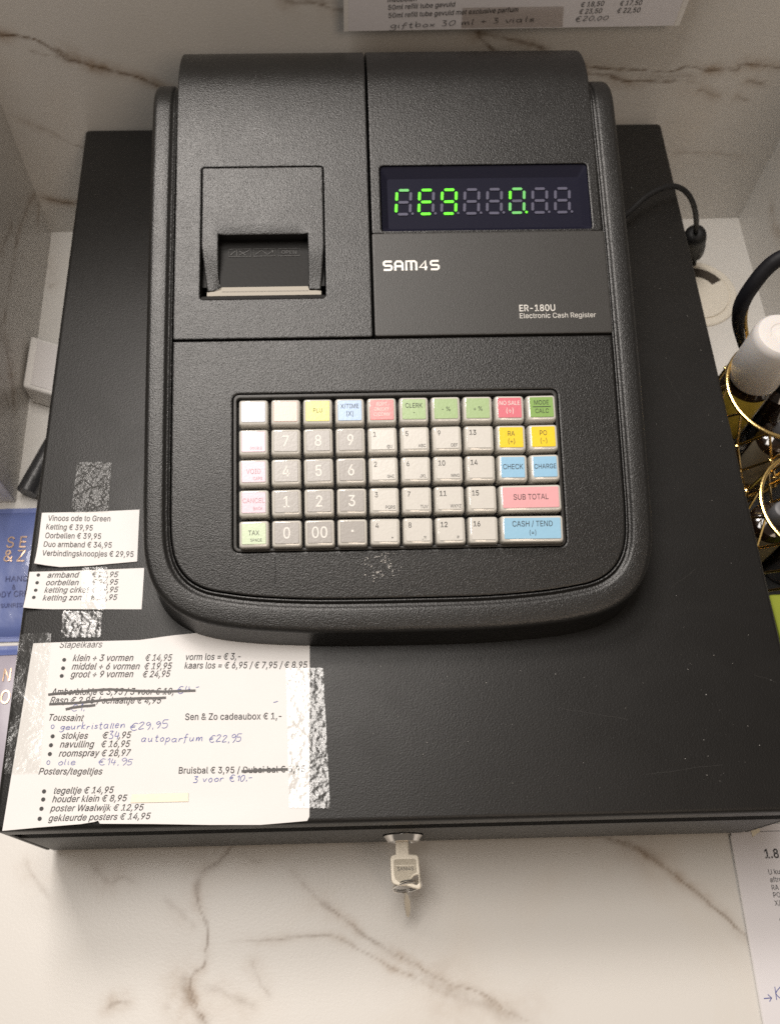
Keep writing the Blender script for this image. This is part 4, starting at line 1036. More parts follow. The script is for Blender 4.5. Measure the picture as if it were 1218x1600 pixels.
t = bmesh.new(); box_bm(t, (-0.0022,-0.0036,0.0325), (-0.0002,-0.0031,0.0435), 0.0)
lathe(t, [(0.0112,0.0),(0.0112,0.0009)], (-0.0012,0.0007,0.0384), 40, 'Y')
link('lock_rim', bm2me(t), M['groove'], dt)
t = bmesh.new(); box_bm(t, (-DL-0.0042,0.322,0.045), (-DL+0.001,0.334,0.062), 0.0016, 2)
link('side_latch', bm2me(t), M['cable'], dt)

# ------------------------------------------------------------------ the till
XC = -0.0017
rg = thing('cash_register', (XC,0.26,H+0.001), 'grained black electronic till with green display and coloured keys, standing on the cash drawer', 'cash register')
def Sq(y): return 0.0863 + 0.3577*y - 0.2212*y*y
def dSq(y): return 0.3577 - 0.4424*y
def sstep(a, b, x):
    t = max(0,min(1,(x-a)/(b-a))); return t*t*(3-2*t)
class Profile:
    """side profile of the till: y follows s up to y0, then rolls over the back with radius R"""
    def __init__(self, y0, R, up=0.0, a=0.32, b=0.395, lift=0.0):
        self.y0=y0; self.R=R; self.up=up; self.a=a; self.b=b; self.lift=lift
        self.al = math.atan(dSq(y0)); self.z0 = self.z(y0)
    def z(self, y): return Sq(y) + self.lift + self.up*sstep(self.a,self.b,y)
    def at(self, s):
        if s <= self.y0:
            e = 1e-4; sl = (self.z(s+e)-self.z(s-e))/(2*e); c = 1/sqrt(1+sl*sl)
            return s, self.z(s), -sl*c, c
        th = (s-self.y0)/self.R; full = self.al+pi/2
        ex = 0.0
        if th > full: ex = (th-full)*self.R; th = full
        an = self.al - th                         # tangent angle
        cy = self.y0 + self.R*sin(self.al); cz = self.z0 - self.R*cos(self.al)
        ny, nz = -sin(an), cos(an)
        return cy+self.R*ny, cz+self.R*nz-ex, ny, nz
    def wrap(self, x, s, d=0.0):
        y,z,ny,nz = self.at(s); return (x, y+ny*d, z+nz*d)
PB = Profile(0.388, 0.030)
PC = Profile(0.398, COVER_R, up=COVER_UP, lift=0.0003)
def wrap_mesh(me, P):
    for v in me.vertices: v.co = P.wrap(v.co.x, v.co.y, v.co.z)
    me.update(); return me
# body rim: strip swept from the back left, round the front, to the back right
half_o = [(0,.0905),(.03,.0907),(.055,.0915),(.08,.0934),(.098,.0962),(.112,.1007),(.123,.1082),(.1305,.119),(.1343,.133),(.135,.150)]
half_i = [(0,.1077),(.03,.1078),(.051,.1083),(.074,.1098),(.0895,.1118),(.1015,.1142),(.1105,.1190),(.1165,.1265),(.1196,.137),(.1205,.152)]
def ufull(half, xs, sback):
    p = smooth_path([(x,y,0) for x,y in half], 5)
    p = [(q.x,q.y) for q in p]
    n = 70; y0 = p[-1][1]
    p += [(xs, y0+(sback-y0)*i/n) for i in range(1,n+1)]
    left = [(-x,y) for x,y in p[1:]][::-1]
    return [(XC+x,y) for x,y in left+p]
SB = 0.388 + 0.030*1.75 + 0.05
O = ufull(half_o, .135, SB); I = ufull(half_i, .1205, SB)
r = 0.0032
# (fraction of the way in [m from outer], height)
prof = [(0.0,None),(0.0,-0.004)] + [(r*(1-cos(a)), -r*(1-sin(a))) for a in [i*pi/2/6 for i in range(7)]]
prof += [(0.006,0),(0.0098,0),(0.0106,-0.0002),(0.0113,-0.0008),(0.0119,-0.0013),(0.0126,-0.0014),(0.0131,-0.0010),(0.0135,-0.0003),(0.0139,0.0),(0.01425,-0.0001),(0.01445,-0.0004),(0.0145,-0.0012),(0.0145,-0.010)]
bm = bmesh.new(); rings = []
for (ox,oy),(ix,iy) in zip(O,I):
    ring = []
    for f, d in prof:
        t = f/0.0145; x = ox+(ix-ox)*t; s = oy+(iy-oy)*t
        if d is None:
            y,z,ny,nz = PB.at(s); ring.append(bm.verts.new((x,y,H+0.001)))
        else: ring.append(bm.verts.new(PB.wrap(x,s,d)))
    rings.append(ring)
for A, B in zip(rings, rings[1:]):
    for i in range(len(A)-1): bm.faces.new((A[i],A[i+1],B[i+1],B[i]))
link('body_rim', bm2me(bm), M['abs'], rg)
# inner carcass filling the space under the panels
bm = bmesh.new()
inner = [(x,s) for x,s in I if s < 0.40]
inn = [(XC+(x-XC)*0.992, 0.26+(s-0.26)*0.992) for x,s in inner]
tv = [bm.verts.new(PB.wrap(x,s,-0.0145)) for x,s in inn]; bv = [bm.verts.new((x,PB.at(s)[0],H+0.001)) for x,s in inn]
n = len(tv)
for i in range(n): bm.faces.new((bv[i],bv[(i+1)%n],tv[(i+1)%n],tv[i]))
bm.faces.new(tv); bm.faces.new(bv[::-1])
bmesh.ops.triangulate(bm, faces=[f for f in bm.faces if len(f.verts)>4])
link('carcass', bm2me(bm), M['groove'], rg, smooth=None)
# keyboard panel
SPLIT = 0.2451
KX0, KX1, KY0, KY1 = -0.0893, 0.0866, 0.1322, 0.2153
pan = []
cut = [(x,s) for x,s in I if s < SPLIT-0.0005]
g = 0.00045
pan = [(XC+(x-XC)*(1-g/0.12), s+ (g if s<0.13 else 0)) for x,s in cut]
pan = [(pan[0][0], SPLIT-0.0004)] + pan + [(pan[-1][0], SPLIT-0.0004)]
me = sheet(pan, [round_rect(KX0,KY0,KX1,KY1,0.0035)], lambda x,y: 0.0002, step=0.0045, edge=0.0007, drop=0.0045)
link('keyboard_panel', wrap_mesh(me, PB), M['abs'], rg)
# frame lining the key opening, and the dark well below the keys
rr0 = round_rect(KX0+0.0004,KY0+0.0004,KX1-0.0004,KY1-0.0004,0.0031); rr1 = round_rect(KX0+0.0022,KY0+0.0020,KX1-0.0022,KY1-0.0022,0.0018)
me = sheet(rr0, [rr1], lambda x,y: -0.0002, step=0.004, edge=0.0004, drop=0.008)
link('key_frame', wrap_mesh(me, PB), M['abs_fine'], rg)
me = raw([PB.wrap(x,y,-0.0072) for x,y in [(KX0+.001,KY0+.001),(KX1-.001,KY0+.001),(KX1-.001,KY1-.001),(KX0+.001,KY1-.001)]], [(0,1,2,3)])
link('key_well', me, M['well'], rg)
# printer cover (left) and display cover (right)
XSEAM = -0.0121
XE0, XE1 = XC-0.1201, XC+0.1201
SE = PC.y0 + PC.R*1.75 + 0.030
DX0, DX1, DY0, DY1 = -0.1073, -0.0380, 0.2682, 0.3476
def rr(x0,y0,x1,y1,r): return round_rect(x0,y0,x1,y1,r,5)
me = sheet(rr(XE0,SPLIT+0.0006,XSEAM-0.0006,SE,0.0012), [rr(DX0,DY0,DX1,DY1,0.0020)], lambda x,y: 0.0, step=0.0045, edge=0.0006, drop=0.008)
link('printer_cover', wrap_mesh(me, PC), M['abs'], rg)
WX0, WX1, WY0, WY1 = -0.0060, 0.1129, 0.3062, 0.3472
NY1 = 0.3057
me = sheet(rr(XSEAM+0.0006,NY1+0.0002,XE1,SE,0.0012), [rr(WX0,WY0+0.0004,WX1,WY1,0.0022)], lambda x,y: 0.0, step=0.0045, edge=0.0006, drop=0.008)
link('display_cover', wrap_mesh(me, PC), M['abs'], rg)
me = sheet(rr(XSEAM+0.0005,SPLIT+0.0007,XE1+0.0008,NY1,0.0013), [], lambda x,y: 0.0004, step=0.006, edge=0.0006, drop=0.008)
link('name_plate', wrap_mesh(me, PC), M['abs_fine'], rg)
# printer door: a plate with two arms either side of the paper slot
ox0, ox1, oy1 = -0.0975, -0.0475, 0.3068
door = [(DX0+.0004,DY1-.0016),(DX0+.0008,DY1-.0006),(DX0+.0018,DY1-.0003),(DX1-.0018,DY1-.0003),(DX1-.0008,DY1-.0006),(DX1-.0004,DY1-.0016),
        (DX1-.0004,0.300),(DX1-.0018,0.284),(DX1-.0027,0.2752),(ox1-.0002,0.2752),(ox1,0.285),(ox1,oy1),(ox0,oy1),(ox0,0.285),(ox0+.0016,0.2752),(DX0+.0034,0.2752),(DX0+.0022,0.284),(DX0+.0004,0.300)]
me = sheet(door, [], lambda x,y: -0.0002 - 0.0042*sstep(0.302,0.274,y) - 0.0012*sstep(0.3115,0.3068,y)*(1 if ox0<x<ox1 else 0), step=0.003, edge=0.0006, drop=0.006)
link('printer_door', wrap_mesh(me, PC), M['abs'], rg)
# paper slot: sloping tray, serrated tear bar, lower lip
me = raw([PC.wrap(x,y,d) for x,y,d in [(DX0+.0006,0.2775,-0.0050),(DX1-.0006,0.2775,-0.0050),(DX1-.0006,0.312,-0.0105),(DX0+.0006,0.312,-0.0105)]], [(0,1,2,3)])
tr = link('paper_tray', me, M['smooth'], rg)
pr = Print(lambda x,y: PC.wrap(x,y,-0.0050-0.0055*(y-0.2775)/0.0345+0.0003))
for k, (a,b) in enumerate([(-.0925,-.0800),(-.0785,-.0662),(-.0645,-.0524)]):
    y0, y1 = 0.2972, 0.3020
    pr.stroke([(a,y0),(b,y0),(b,y1),(a,y1)], 0.00035, closed=True)
    if k == 0: pr.stroke([(a+.0045,y0),(a+.0045,y1)], 0.0003); pr.stroke([(a+.001,y0+.001),(a+.0038,y1-.001)],.0004); pr.stroke([(a+.006,y0+.001),(b-.001,y1-.001)],.0004); pr.stroke([(a+.006,y1-.0012),(b-.003,y0+.0008)],.0004)
    if k == 1: pr.stroke([(a+.001,y0+.0012),(a+.0045,y1-.001),(b-.0045,y0+.001),(b-.001,y1-.0012)],.0004); pr.stroke([(b-.003,y1-.0008),(b-.001,y1-.0012),(b-.0016,y0+.0022)],.0004)
    if k == 2: pr.label("OPEN", ((a+b)/2, y0+.0012), 0.0024, width=0.0085)
link('embossed_marks', pr.mesh(), M['paintf'], tr, smooth=None)
bm = bmesh.new()
bar = [(DX0+.0040,0.2722),(DX1-.0030,0.2722)]
nt_ = 74
pts = [(DX0+.0034,0.2716),(DX1-.0026,0.2716)]
top = []
for i in range(nt_*2+1):
    x = DX1-.0026 - (DX1-DX0-.0060)*i/(nt_*2)
    inmid = ox0+.0016 < x < ox1-.0003
    top.append((x, 0.2736 + (0.0007 if i%2 else 0) if not inmid else 0.2770))
outline = pts + top
bm = bmesh.new()
tv = [bm.verts.new(PC.wrap(x,y,-0.0031-0.0012*(y-0.2716)/0.007)) for x,y in outline]
bmesh.ops.triangulate(bm, faces=[bm.faces.new(tv)])
link('tear_bar', bm2me(bm), M['cream_metal'], rg, smooth=None)
pr = Print(lambda x,y: PC.wrap(x,y,-0.0029-0.0012*(y-0.2716)/0.007))
for i in range(64):
    x = ox0+.002 + (ox1-ox0-.0025)*i/63
    pr.stroke([(x,0.2738),(x+.0002,0.2744)], 0.00022)
link('tear_teeth', pr.mesh(), M['inkg'], rg, smooth=None)
bm = bmesh.new()
lip = [(DY0+.0003,-0.0006),(0.2702,-0.0012),(0.2716,-0.0033),(0.2714,-0.0050)]
R0 = [bm.verts.new(PC.wrap(DX0+.0005,y,d)) for y,d in lip]; R1 = [bm.verts.new(PC.wrap(DX1-.0005,y,d)) for y,d in lip]
for i in range(3): bm.faces.new((R0[i],R1[i],R1[i+1],R0[i+1]))
for xs in (DX0+.0005, DX1-.0005):
    c = [(DY0+.0003,-.0006),(0.300,-.0012),(0.300,-.012),(DY0+.0003,-.012)]
    q = [bm.verts.new(PC.wrap(xs,y,d)) for y,d in c]; bm.faces.new(q)
link('slot_lip', bm2me(bm), M['smooth'], rg)
# display: dark recess, digits, smoked pane
wi = 0.0042
o4 = rr(WX0+.0003,WY0+.0006,WX1-.0003,WY1-.0003,0.0020); i4 = rr(WX0+wi,WY0+wi,WX1-wi,WY1-wi-.002,0.0012)
bm = bmesh.new()
a = [bm.verts.new(PC.wrap(x,y,-0.0009)) for x,y in o4]; b = [bm.verts.new(PC.wrap(x,y,-0.0040)) for x,y in i4]; c = [bm.verts.new(PC.wrap(x,y,-0.0002)) for x,y in o4]
for A,B in ((a,b),(c,a)):
    for i in range(len(A)): bm.faces.new((A[i],A[(i+1)%len(A)],B[(i+1)%len(B)],B[i]))
bm.faces.new(b)
link('display_recess', bm2me(bm), M['navy'], rg, smooth=None)
me = sheet(o4, [], lambda x,y: -0.0004, step=0.02, edge=0.0005, drop=0.0008)
link('display_pane', wrap_mesh(me, PC), M['acrylic'], rg, smooth=None)
SEG = {'a':((.12,1),(.88,1)),'b':((1,.93),(1,.56)),'c':((1,.44),(1,.07)),'d':((.12,0),(.88,0)),'e':((0,.07),(0,.44)),'f':((0,.56),(0,.93)),'g':((.12,.5),(.88,.5))}
lit = ['efa','aefgd','abcdfg','','','abcdef','','']
for k in range(8):
    x0 = 0.0026 + 0.01299*k; w_, h_ = 0.0080, 0.0146; y0 = 0.3192
    def pt(u,v): return (x0 + u*w_ + v*0.0011, y0 + v*h_)
    put = lambda x,y: PC.wrap(x,y,-0.0034)
    on = Print(lambda x,y: PC.wrap(x,y,-0.0033)); on2 = Print(lambda x,y: PC.wrap(x,y,-0.0033)); off = Print(put)
    for sname, (p,q) in SEG.items():
        P_, Q_ = Vector(pt(*p)), Vector(pt(*q)); d = (Q_-P_).normalized(); nn = Vector((-d.y,d.x)); hw = 0.00078
        poly = [P_, P_+d*hw*.8+nn*hw, Q_-d*hw*.8+nn*hw, Q_, Q_-d*hw*.8-nn*hw, P_+d*hw*.8-nn*hw]
        tgt = off
        if sname in lit[k]:
            tgt = on2 if (k == 5 and sname in 'abcdef' and sname != 'f') or (k == 0 and sname == 'a') else on
        tgt.poly([(p.x,p.y) for p in poly])
    dp = on if k == 5 else off
    c_ = pt(1.18, 0.02); dp.dot(c_, 0.00075, 12)
    root = link('digit', off.mesh(), M['led_off'], rg, smooth=None)
    if on.f: link('lit_segments', on.mesh(), M['green_led'], root, smooth=None)
    if on2.f: link('pale_segments', on2.mesh(), M['green_led_dim'], root, smooth=None)
# lettering on the name plate
npp = lambda x,y: PC.wrap(x,y,0.00055)
pr = Print(npp)
LX, LY, LH = -0.0056, 0.2831, 0.0061
letters = [(1.0,[[(1,1),(.18,1),(.03,.88),(.03,.62),(.15,.5),(.85,.5),(.97,.38),(.97,.12),(.82,0),(0,0)]]),
           (1.0,[[(.06,-.1),(.06,.78),(.24,1),(.76,1),(.94,.78),(.94,-.1)],[(.06,.42),(.94,.42)]]),
           (1.35,[[(.05,-.1),(.05,1),(.82,1),(.95,.85),(.95,-.1)],[(.5,1),(.5,-.1)]]),
           (1.0,[[(.95,.24),(.0,.24),(.72,1.02),(.72,-.1)]]),
           (1.0,[[(1,1),(.18,1),(.03,.88),(.03,.62),(.15,.5),(.85,.5),(.97,.38),(.97,.12),(.82,0),(0,0)]])]
tw = sum(w for w,_ in letters)+0.34*4; un = 0.0307/tw; x = LX; w_ = 0.00118
for w,st in letters:
    for s in st: pr.stroke([(x+px*w*un, LY+w_/2+py*(LH-w_)) for px,py in s], w_)
    x += (w+0.34)*un
link('logo_lettering', pr.mesh(), M['silverprint'], rg, smooth=None)
pr = Print(npp)
pr.text("ER-180U", (0.0684,0.2586), (0.0882,0.2586), 0.0036, bold=0.010)
pr.text("Electronic Cash Register", (0.0684,0.2546), (0.1104,0.2546), 0.0028)
link('model_lettering', pr.mesh(), M['silverprint'], rg, smooth=None)

# ------------------------------------------------------------------ the keys of the till
COLR = {'white':(0.54,0.58,0.68),'salmon':(0.66,0.44,0.38),'yellow':(0.72,0.68,0.14),'lblue':(0.36,0.50,0.72),'pink':(0.66,0.20,0.20),
        'lgreen':(0.31,0.43,0.20),'green':(0.21,0.36,0.09),'red':(0.62,0.15,0.19),'gold':(0.78,0.56,0.01),'blue':(0.27,0.49,0.68),
        'rose':(0.72,0.36,0.38),'mauve':(0.62,0.46,0.54),'mint':(0.50,0.60,0.40),'grey':(0.33,0.31,0.29),'cream':(0.57,0.55,0.51),'skyb':(0.27,0.49,0.66)}
KM = {}
def kmat(c):
    if c not in KM: KM[c] = mat(c+'_key_insert', COLR[c], 0.36, spec=0.4, coat=0.75, coat_rough=0.30, bump=(700,0.00005,2,'fine'), mottled=0.04, mscale=300)
    return KM[c]
KP, KQ = 0.01706, 0.01568
kx = lambda c: -0.0776 + c*KP
ky = lambda r: 0.2034 - r*KQ
GR = 'inkg'; BK = 'ink'; WH = 'whiteprint'
big = lambda t: [(t,0,-0.0028,0.0058,WH,0.010)]
def dept(n, s): return [(n,-0.0042 if len(n)==1 else -0.0034,0.0016,0.0027,BK,0.0 if len(n)==1 else 0.008)] + ([(s,0.0036 if len(s)<4 else 0.0030,-0.0046,0.0017,BK,0.0)] if s else [])
KEYS = [
 (0,0,1,'white',[]),(0,1,1,'salmon',[]),(0,2,1,'yellow',[('PLU',0,-0.0008,0.0023,BK,0)]),(0,3,1,'lblue',[('X/TIME',0,0.0012,0.0024,GR,0),('(X)',0,-0.0030,0.0026,GR,0)]),
 (0,4,1,'pink',[('RCPT',0,0.0022,0.0019,WH,0),('ON/OFF',0,-0.0006,0.0019,WH,0),('C/CONV',0,-0.0034,0.0019,WH,0)]),(0,5,1,'lgreen',[('CLERK',0,0.0008,0.0025,BK,0),('-',0,-0.0030,0.0024,BK,0)]),
 (0,6,1,'lgreen',[('- %',0,-0.0014,0.0024,BK,0)]),(0,7,1,'lgreen',[('+ %',0,-0.0014,0.0024,BK,0)]),(0,8,1,'red',[('NO SALE',0,0.0014,0.0023,WH,0),('(÷)',0,-0.0030,0.0028,WH,0)]),
 (0,9,1,'green',[('MODE',0,0.0014,0.0024,BK,0),('_line',0,0.0002,0,BK,0),('CALC',0,-0.0033,0.0024,BK,0)]),
 (1,0,1,'mauve',[('DOUBLE',0.0014,-0.0042,0.0014,'inkpink',0)]),(1,1,1,'grey',big('7')),(1,2,1,'grey',big('8')),(1,3,1,'grey',big('9')),(1,4,1,'cream',dept('1','@:/')),(1,5,1,'cream',dept('5','ABC')),(1,6,1,'cream',dept('9','DEF')),(1,7,1,'cream',dept('13','')),
 (1,8,1,'gold',[('RA',0,0.0008,0.0026,BK,0),('(+)',0,-0.0034,0.0026,BK,0)]),(1,9,1,'gold',[('PO',0,0.0008,0.0026,BK,0),('(-)',0,-0.0034,0.0026,BK,0)]),
 (2,0,1,'mauve',[('VOID',0,-0.0010,0.0026,'inkpink',0),('CAPS',0.0022,-0.0044,0.0016,'inkpink',0)]),(2,1,1,'grey',big('4')),(2,2,1,'grey',big('5')),(2,3,1,'grey',big('6')),(2,4,1,'cream',dept('2','GHI')),(2,5,1,'cream',dept('6','JKL')),(2,6,1,'cream',dept('10','MNO')),(2,7,1,'cream',dept('14','')),
 (2,8,1,'blue',[('CHECK',0,-0.0010,0.0027,BK,0)]),(2,9,1,'blue',[('CHARGE',0,-0.0010,0.0025,BK,0)]),
 (3,0,1,'mauve',[('CANCEL',0,-0.0002,0.0025,'inkpink',0),('BACK',0.0022,-0.0040,0.0016,'inkpink',0)]),(3,1,1,'grey',big('1')),(3,2,1,'grey',big('2')),(3,3,1,'grey',big('3')),(3,4,1,'cream',dept('3','PQRS')),(3,5,1,'cream',dept('7','TUV')),(3,6,1,'cream',dept('11','WXYZ')),(3,7,1,'cream',dept('15','')),
 (3,8,2,'rose',[('SUB TOTAL',0,-0.0011,0.0029,BK,0)]),
 (4,0,1,'mint',[('TAX',0,-0.0008,0.0025,GR,0),('SPACE',0.0012,-0.0042,0.0016,GR,0)]),(4,1,1,'grey',big('0')),(4,2,1,'grey',big('00')),(4,3,1,'grey',[('_dot',0,0,0,WH,0)]),(4,4,1,'cream',dept('4','*')),(4,5,1,'cream',dept('8','.,?!')),(4,6,1,'cream',dept('12','#')),(4,7,1,'cream',dept('16','')),
 (4,8,2,'skyb',[('CASH / TEND',0,0.0010,0.0029,BK,0),('(=)',0,-0.0034,0.0025,BK,0)]),
]
M['inkpink'] = mat('faded_pink_print', (0.50,0.30,0.34), 0.6)
CN = {'white':'white','salmon':'pale salmon','yellow':'yellow','lblue':'light blue','pink':'pink','lgreen':'light green','green':'green','red':'red','gold':'deep yellow','blue':'light blue','rose':'wide pink','mauve':'pale pink','mint':'pale green','grey':'grey','cream':'cream','skyb':'wide light blue'}
def cap_mesh(hw, hh, fr_):
    """clear key cap: stepped skirt, bevelled shoulders, shallow rim round the insert"""
    lv = [(-0.0106,0.0000,.0010),(-0.0005,-.0001,.0012),(0.0012,-.0003,.0014),(0.0020,-.0006,.0016),(0.0024,-.0011,.0016)]
    bm = bmesh.new(); rings = []
    for z, ins, rad in lv:
        rings.append([bm.verts.new(fr_(x,y,z+0.0036)) for x,y in round_rect(-hw-ins,-hh-ins,hw+ins,hh+ins,rad,4)])
    for A,B in zip(rings, rings[1:]):
        for i in range(len(A)): bm.faces.new((A[i],A[(i+1)%len(A)],B[(i+1)%len(B)],B[i]))
    bm.faces.new(rings[-1]); bm.faces.new(rings[0][::-1])
    return bm2me(bm)
for row, col, span, colr, legend in KEYS:
    cx = kx(col) + (KP/2 if span == 2 else 0); cy = ky(row)
    hw = 0.0079 + (KP/2 if span == 2 else 0); hh = 0.00725
    tw_ = random.uniform(-.012,.012); tl = random.uniform(-.010,.010); tz = random.uniform(-.0002,.0002)
    def fr_(x, y, d, cx=cx, cy=cy, tw_=tw_, tl=tl, tz=tz):
        xx = x - y*tw_; yy = y + x*tw_
        sl = dSq(cy); c = 1/sqrt(1+sl*sl); d2 = d + tz + x*tl
        return (cx+xx, cy+yy*c - sl*c*d2, Sq(cy)+yy*sl*c + c*d2)
    name = " ".join(t for t,*_ in legend if not t.startswith('_')).strip()
    # inset values above are negative outward; cap_mesh wants the half size of the skirt
    k = link('key_button', cap_mesh(hw, hh, fr_), M['keycap'], rg)
    k["label"] = (CN[colr]+' key' + (' marked '+name if name else (' with a decimal point' if colr=='grey' else ' with worn-off print')))
    zt = 0.0060
    iw, ih = hw-0.0016, hh-0.0017
    bm = bmesh.new()
    a = [bm.verts.new(fr_(x,y+0.0003,zt+0.00005)) for x,y in round_rect(-iw,-ih,iw,ih,.0006,3)]; b = [bm.verts.new(fr_(x,y+0.0003,zt+0.00025)) for x,y in round_rect(-iw+.0002,-ih+.0002,iw-.0002,ih-.0002,.0005,3)]
    for i in range(len(a)): bm.faces.new((a[i],a[(i+1)%len(a)],b[(i+1)%len(b)],b[i]))
    bm.faces.new(b)
    link('key_insert', bm2me(bm), kmat(colr), k, smooth=None)
    by = {}
    for t, dx, dy, cap, ink, bold in legend:
        p = by.setdefault(ink, Print(lambda x,y: fr_(x,y+0.0003,zt+0.00037)))
        if t == '_line': p.stroke([(-0.0048,dy),(0.0048,dy)], 0.0004)
        elif t == '_dot': p.poly([(-.0006,-.0001),(.0006,-.0001),(.0006,.0011),(-.0006,.0011)])
        else:
            vs_, _ = text_geo(t, bold); wmax = 2*iw*0.98
            nat = (max(q[0] for q in vs_)-min(q[0] for q in vs_))/CAP*cap*0.84
            p.label(t, (dx,dy), cap, width=min(nat, wmax), bold=bold)
    for ink, p in by.items(): link('key_lettering', p.mesh(), M[ink], k, smooth=None)
# residue of an old sticker below the keys, and a hairline scratch
pr = Print(lambda x,y: PB.wrap(x,y,0.0006))
for i in range(210):
    x = random.gauss(-0.0105,0.0052); y = random.gauss(0.1240,0.0040)
    if noise.noise(Vector((x*260,y*260,0.5))) < -0.05 or not (-0.023<x<-0.001) or not (0.1155<y<0.1308): continue
    r_ = random.uniform(.00010,.00034); a0 = random.uniform(0,6)
    pr.poly([(x+r_*cos(a0+j*1.26)*random.uniform(.5,1.3), y+r_*sin(a0+j*1.26)*random.uniform(.5,1.3)) for j in range(5)])
link('sticker_residue', pr.mesh(), M['dust'], rg, smooth=None)
pr = Print(lambda x,y: PB.wrap(x,y,0.00035)); pr.stroke([(-.0671,.1299),(-.0669,.1230),(-.0672,.1155)], 0.00022)
link('scratch', pr.mesh(), M['groove'], rg, smooth=None)

# ------------------------------------------------------------------ paper lists and tape on the drawer lid
def paper_z(base, amp, sc=14):
    return lambda x,y: base + amp*max(0.0, 0.35+noise.noise(Vector((x*sc, y*sc, base*900))))
def dense(loop, n=6):
    return [(p.x,p.y) for p in smooth_path([(x,y,0) for x,y in loop], n, closed=True)]
ZP = H + 0.0004
def on(zf, d): return lambda x,y: (x, y, zf(x,y)+d)
# big list
zf1 = lambda x,y: ZP + 0.0022*max(0,1-math.hypot((x+.126)/1.6,y-.1005)/0.013)**1.5 + 0.0007*max(0,0.3+noise.noise(Vector((x*13,y*13,2.2)))) * sstep(0.0985,0.088,y) + 0.0016*sstep(0.012,0.001,y)*sstep(-0.20,-0.15,x)*sstep(-0.05,-0.1,x)
me = sheet(SHEET_OUTLINE, [], zf1, step=0.005, edge=0.0001, drop=0.00025)
big = solo('price_list', me, M['paper'], (-0.125,0.045,ZP), 'largest price list, white sheet with crossed-out lines and blue pen notes', 'price list')
for t in SHEET_TEXT[1:]:
    pr = Print(on(zf1,0.00016)); pr.text(t[0], t[1:3], t[3:5], t[5], t[6], 0.010)
    link('text_line', pr.mesh(), M['ink'], big, smooth=None)
for b in SHEET_BULLETS:
    pr = Print(on(zf1,0.00016)); pr.dot(b, 0.00105, 16); link('bullet', pr.mesh(), M['ink'], big, smooth=None)
# its first line is cut through by the paper edge
p1 = Print(on(zf1,0.00016)); t = SHEET_TEXT[0]; p1.text(t[0], t[1:3], t[3:5], t[5], t[6])
bm = bmesh.new(); tm = p1.mesh(); bm.from_mesh(tm); bpy.data.meshes.remove(tm)
a_, b_ = Vector((*SHEET_OUTLINE[0],0)), Vector((*SHEET_OUTLINE[2],0)); e_ = (b_-a_).normalized()
bmesh.ops.bisect_plane(bm, geom=list(bm.verts)+list(bm.edges)+list(bm.faces), plane_co=a_-Vector((0,.0002,0)), plane_no=Vector((-e_.y,e_.x,0)), clear_outer=True)
me = bpy.data.meshes.new("m"); bm.to_mesh(me); bm.free()
link('cut_heading', me, M['ink'], big, smooth=None)
for i, t in enumerate(SHEET_HAND):
    p2 = Print(on(zf1,0.00020)); pen(p2, t[0], t[1:3], t[3:5], t[5]*1.08, 0.00032)
    link('pen_note', p2.mesh(), M['paleink' if t[0] in ('olie','€14,95','€1,-') else 'blueink'], big, smooth=None)
for q in SHEET_RINGS:
    p2 = Print(on(zf1,0.00020)); p2.stroke([(q[0]+.0008*cos(i*.7), q[1]+.0010*sin(i*.7)) for i in range(9)], 0.0003, closed=True)
    link('pen_ring', p2.mesh(), M['blueink'], big, smooth=None)
for s in SHEET_STRIKES:
    pr = Print(on(zf1,0.00026))
    pp = smooth_path([(x,y,0) for x,y in s], 6); pr.stroke([(p.x, p.y+random.uniform(-.0001,.0001)) for p in pp], 0.00128)
    
    link('marker_strike', pr.mesh(), M['marker'], big, smooth=None)
me = sheet(CORRECTION, [], lambda x,y: zf1(x,y)+0.00055, step=0.002, edge=0.00005, drop=0.0002)
link('correction_tape', me, M['cream'], big)
# two small notes
for nm, outl, txt, bul, lab, seedz in (('a', NOTE1_OUTLINE, NOTE1_TEXT, [], 'small white price note listing jewellery on five lines, farther from the drawer front', 4.0),
                                      ('b', NOTE2_OUTLINE, NOTE2_TEXT, NOTE2_BULLETS, 'small white price note with four bulleted lines and a strip of tape down its middle', 9.0)):
    cx0, cy0 = outl[-1]
    zf = lambda x,y,s=seedz,cx0=cx0,cy0=cy0: ZP + 0.0030*max(0,1-math.hypot(x-cx0,y-cy0)/0.017)**2 + 0.0008*max(0,0.25+noise.noise(Vector((x*16,y*16,s))))
    o = solo('price_note', sheet(outl, [], zf, step=0.005, edge=0.0001, drop=0.00025), M['paper'], (sum(p[0] for p in outl)/len(outl), sum(p[1] for p in outl)/len(outl), ZP), lab, 'price note', group='small price notes on the drawer lid')
    for t in txt:
        pr = Print(on(zf,0.00016)); pr.text(t[0], t[1:3], t[3:5], t[5], t[6], 0.008); link('text_line', pr.mesh(), M['ink'], o, smooth=None)
    for b in bul:
        pr = Print(on(zf,0.00016)); pr.dot(b, 0.0010, 14); link('bullet', pr.mesh(), M['ink'], o, smooth=None)
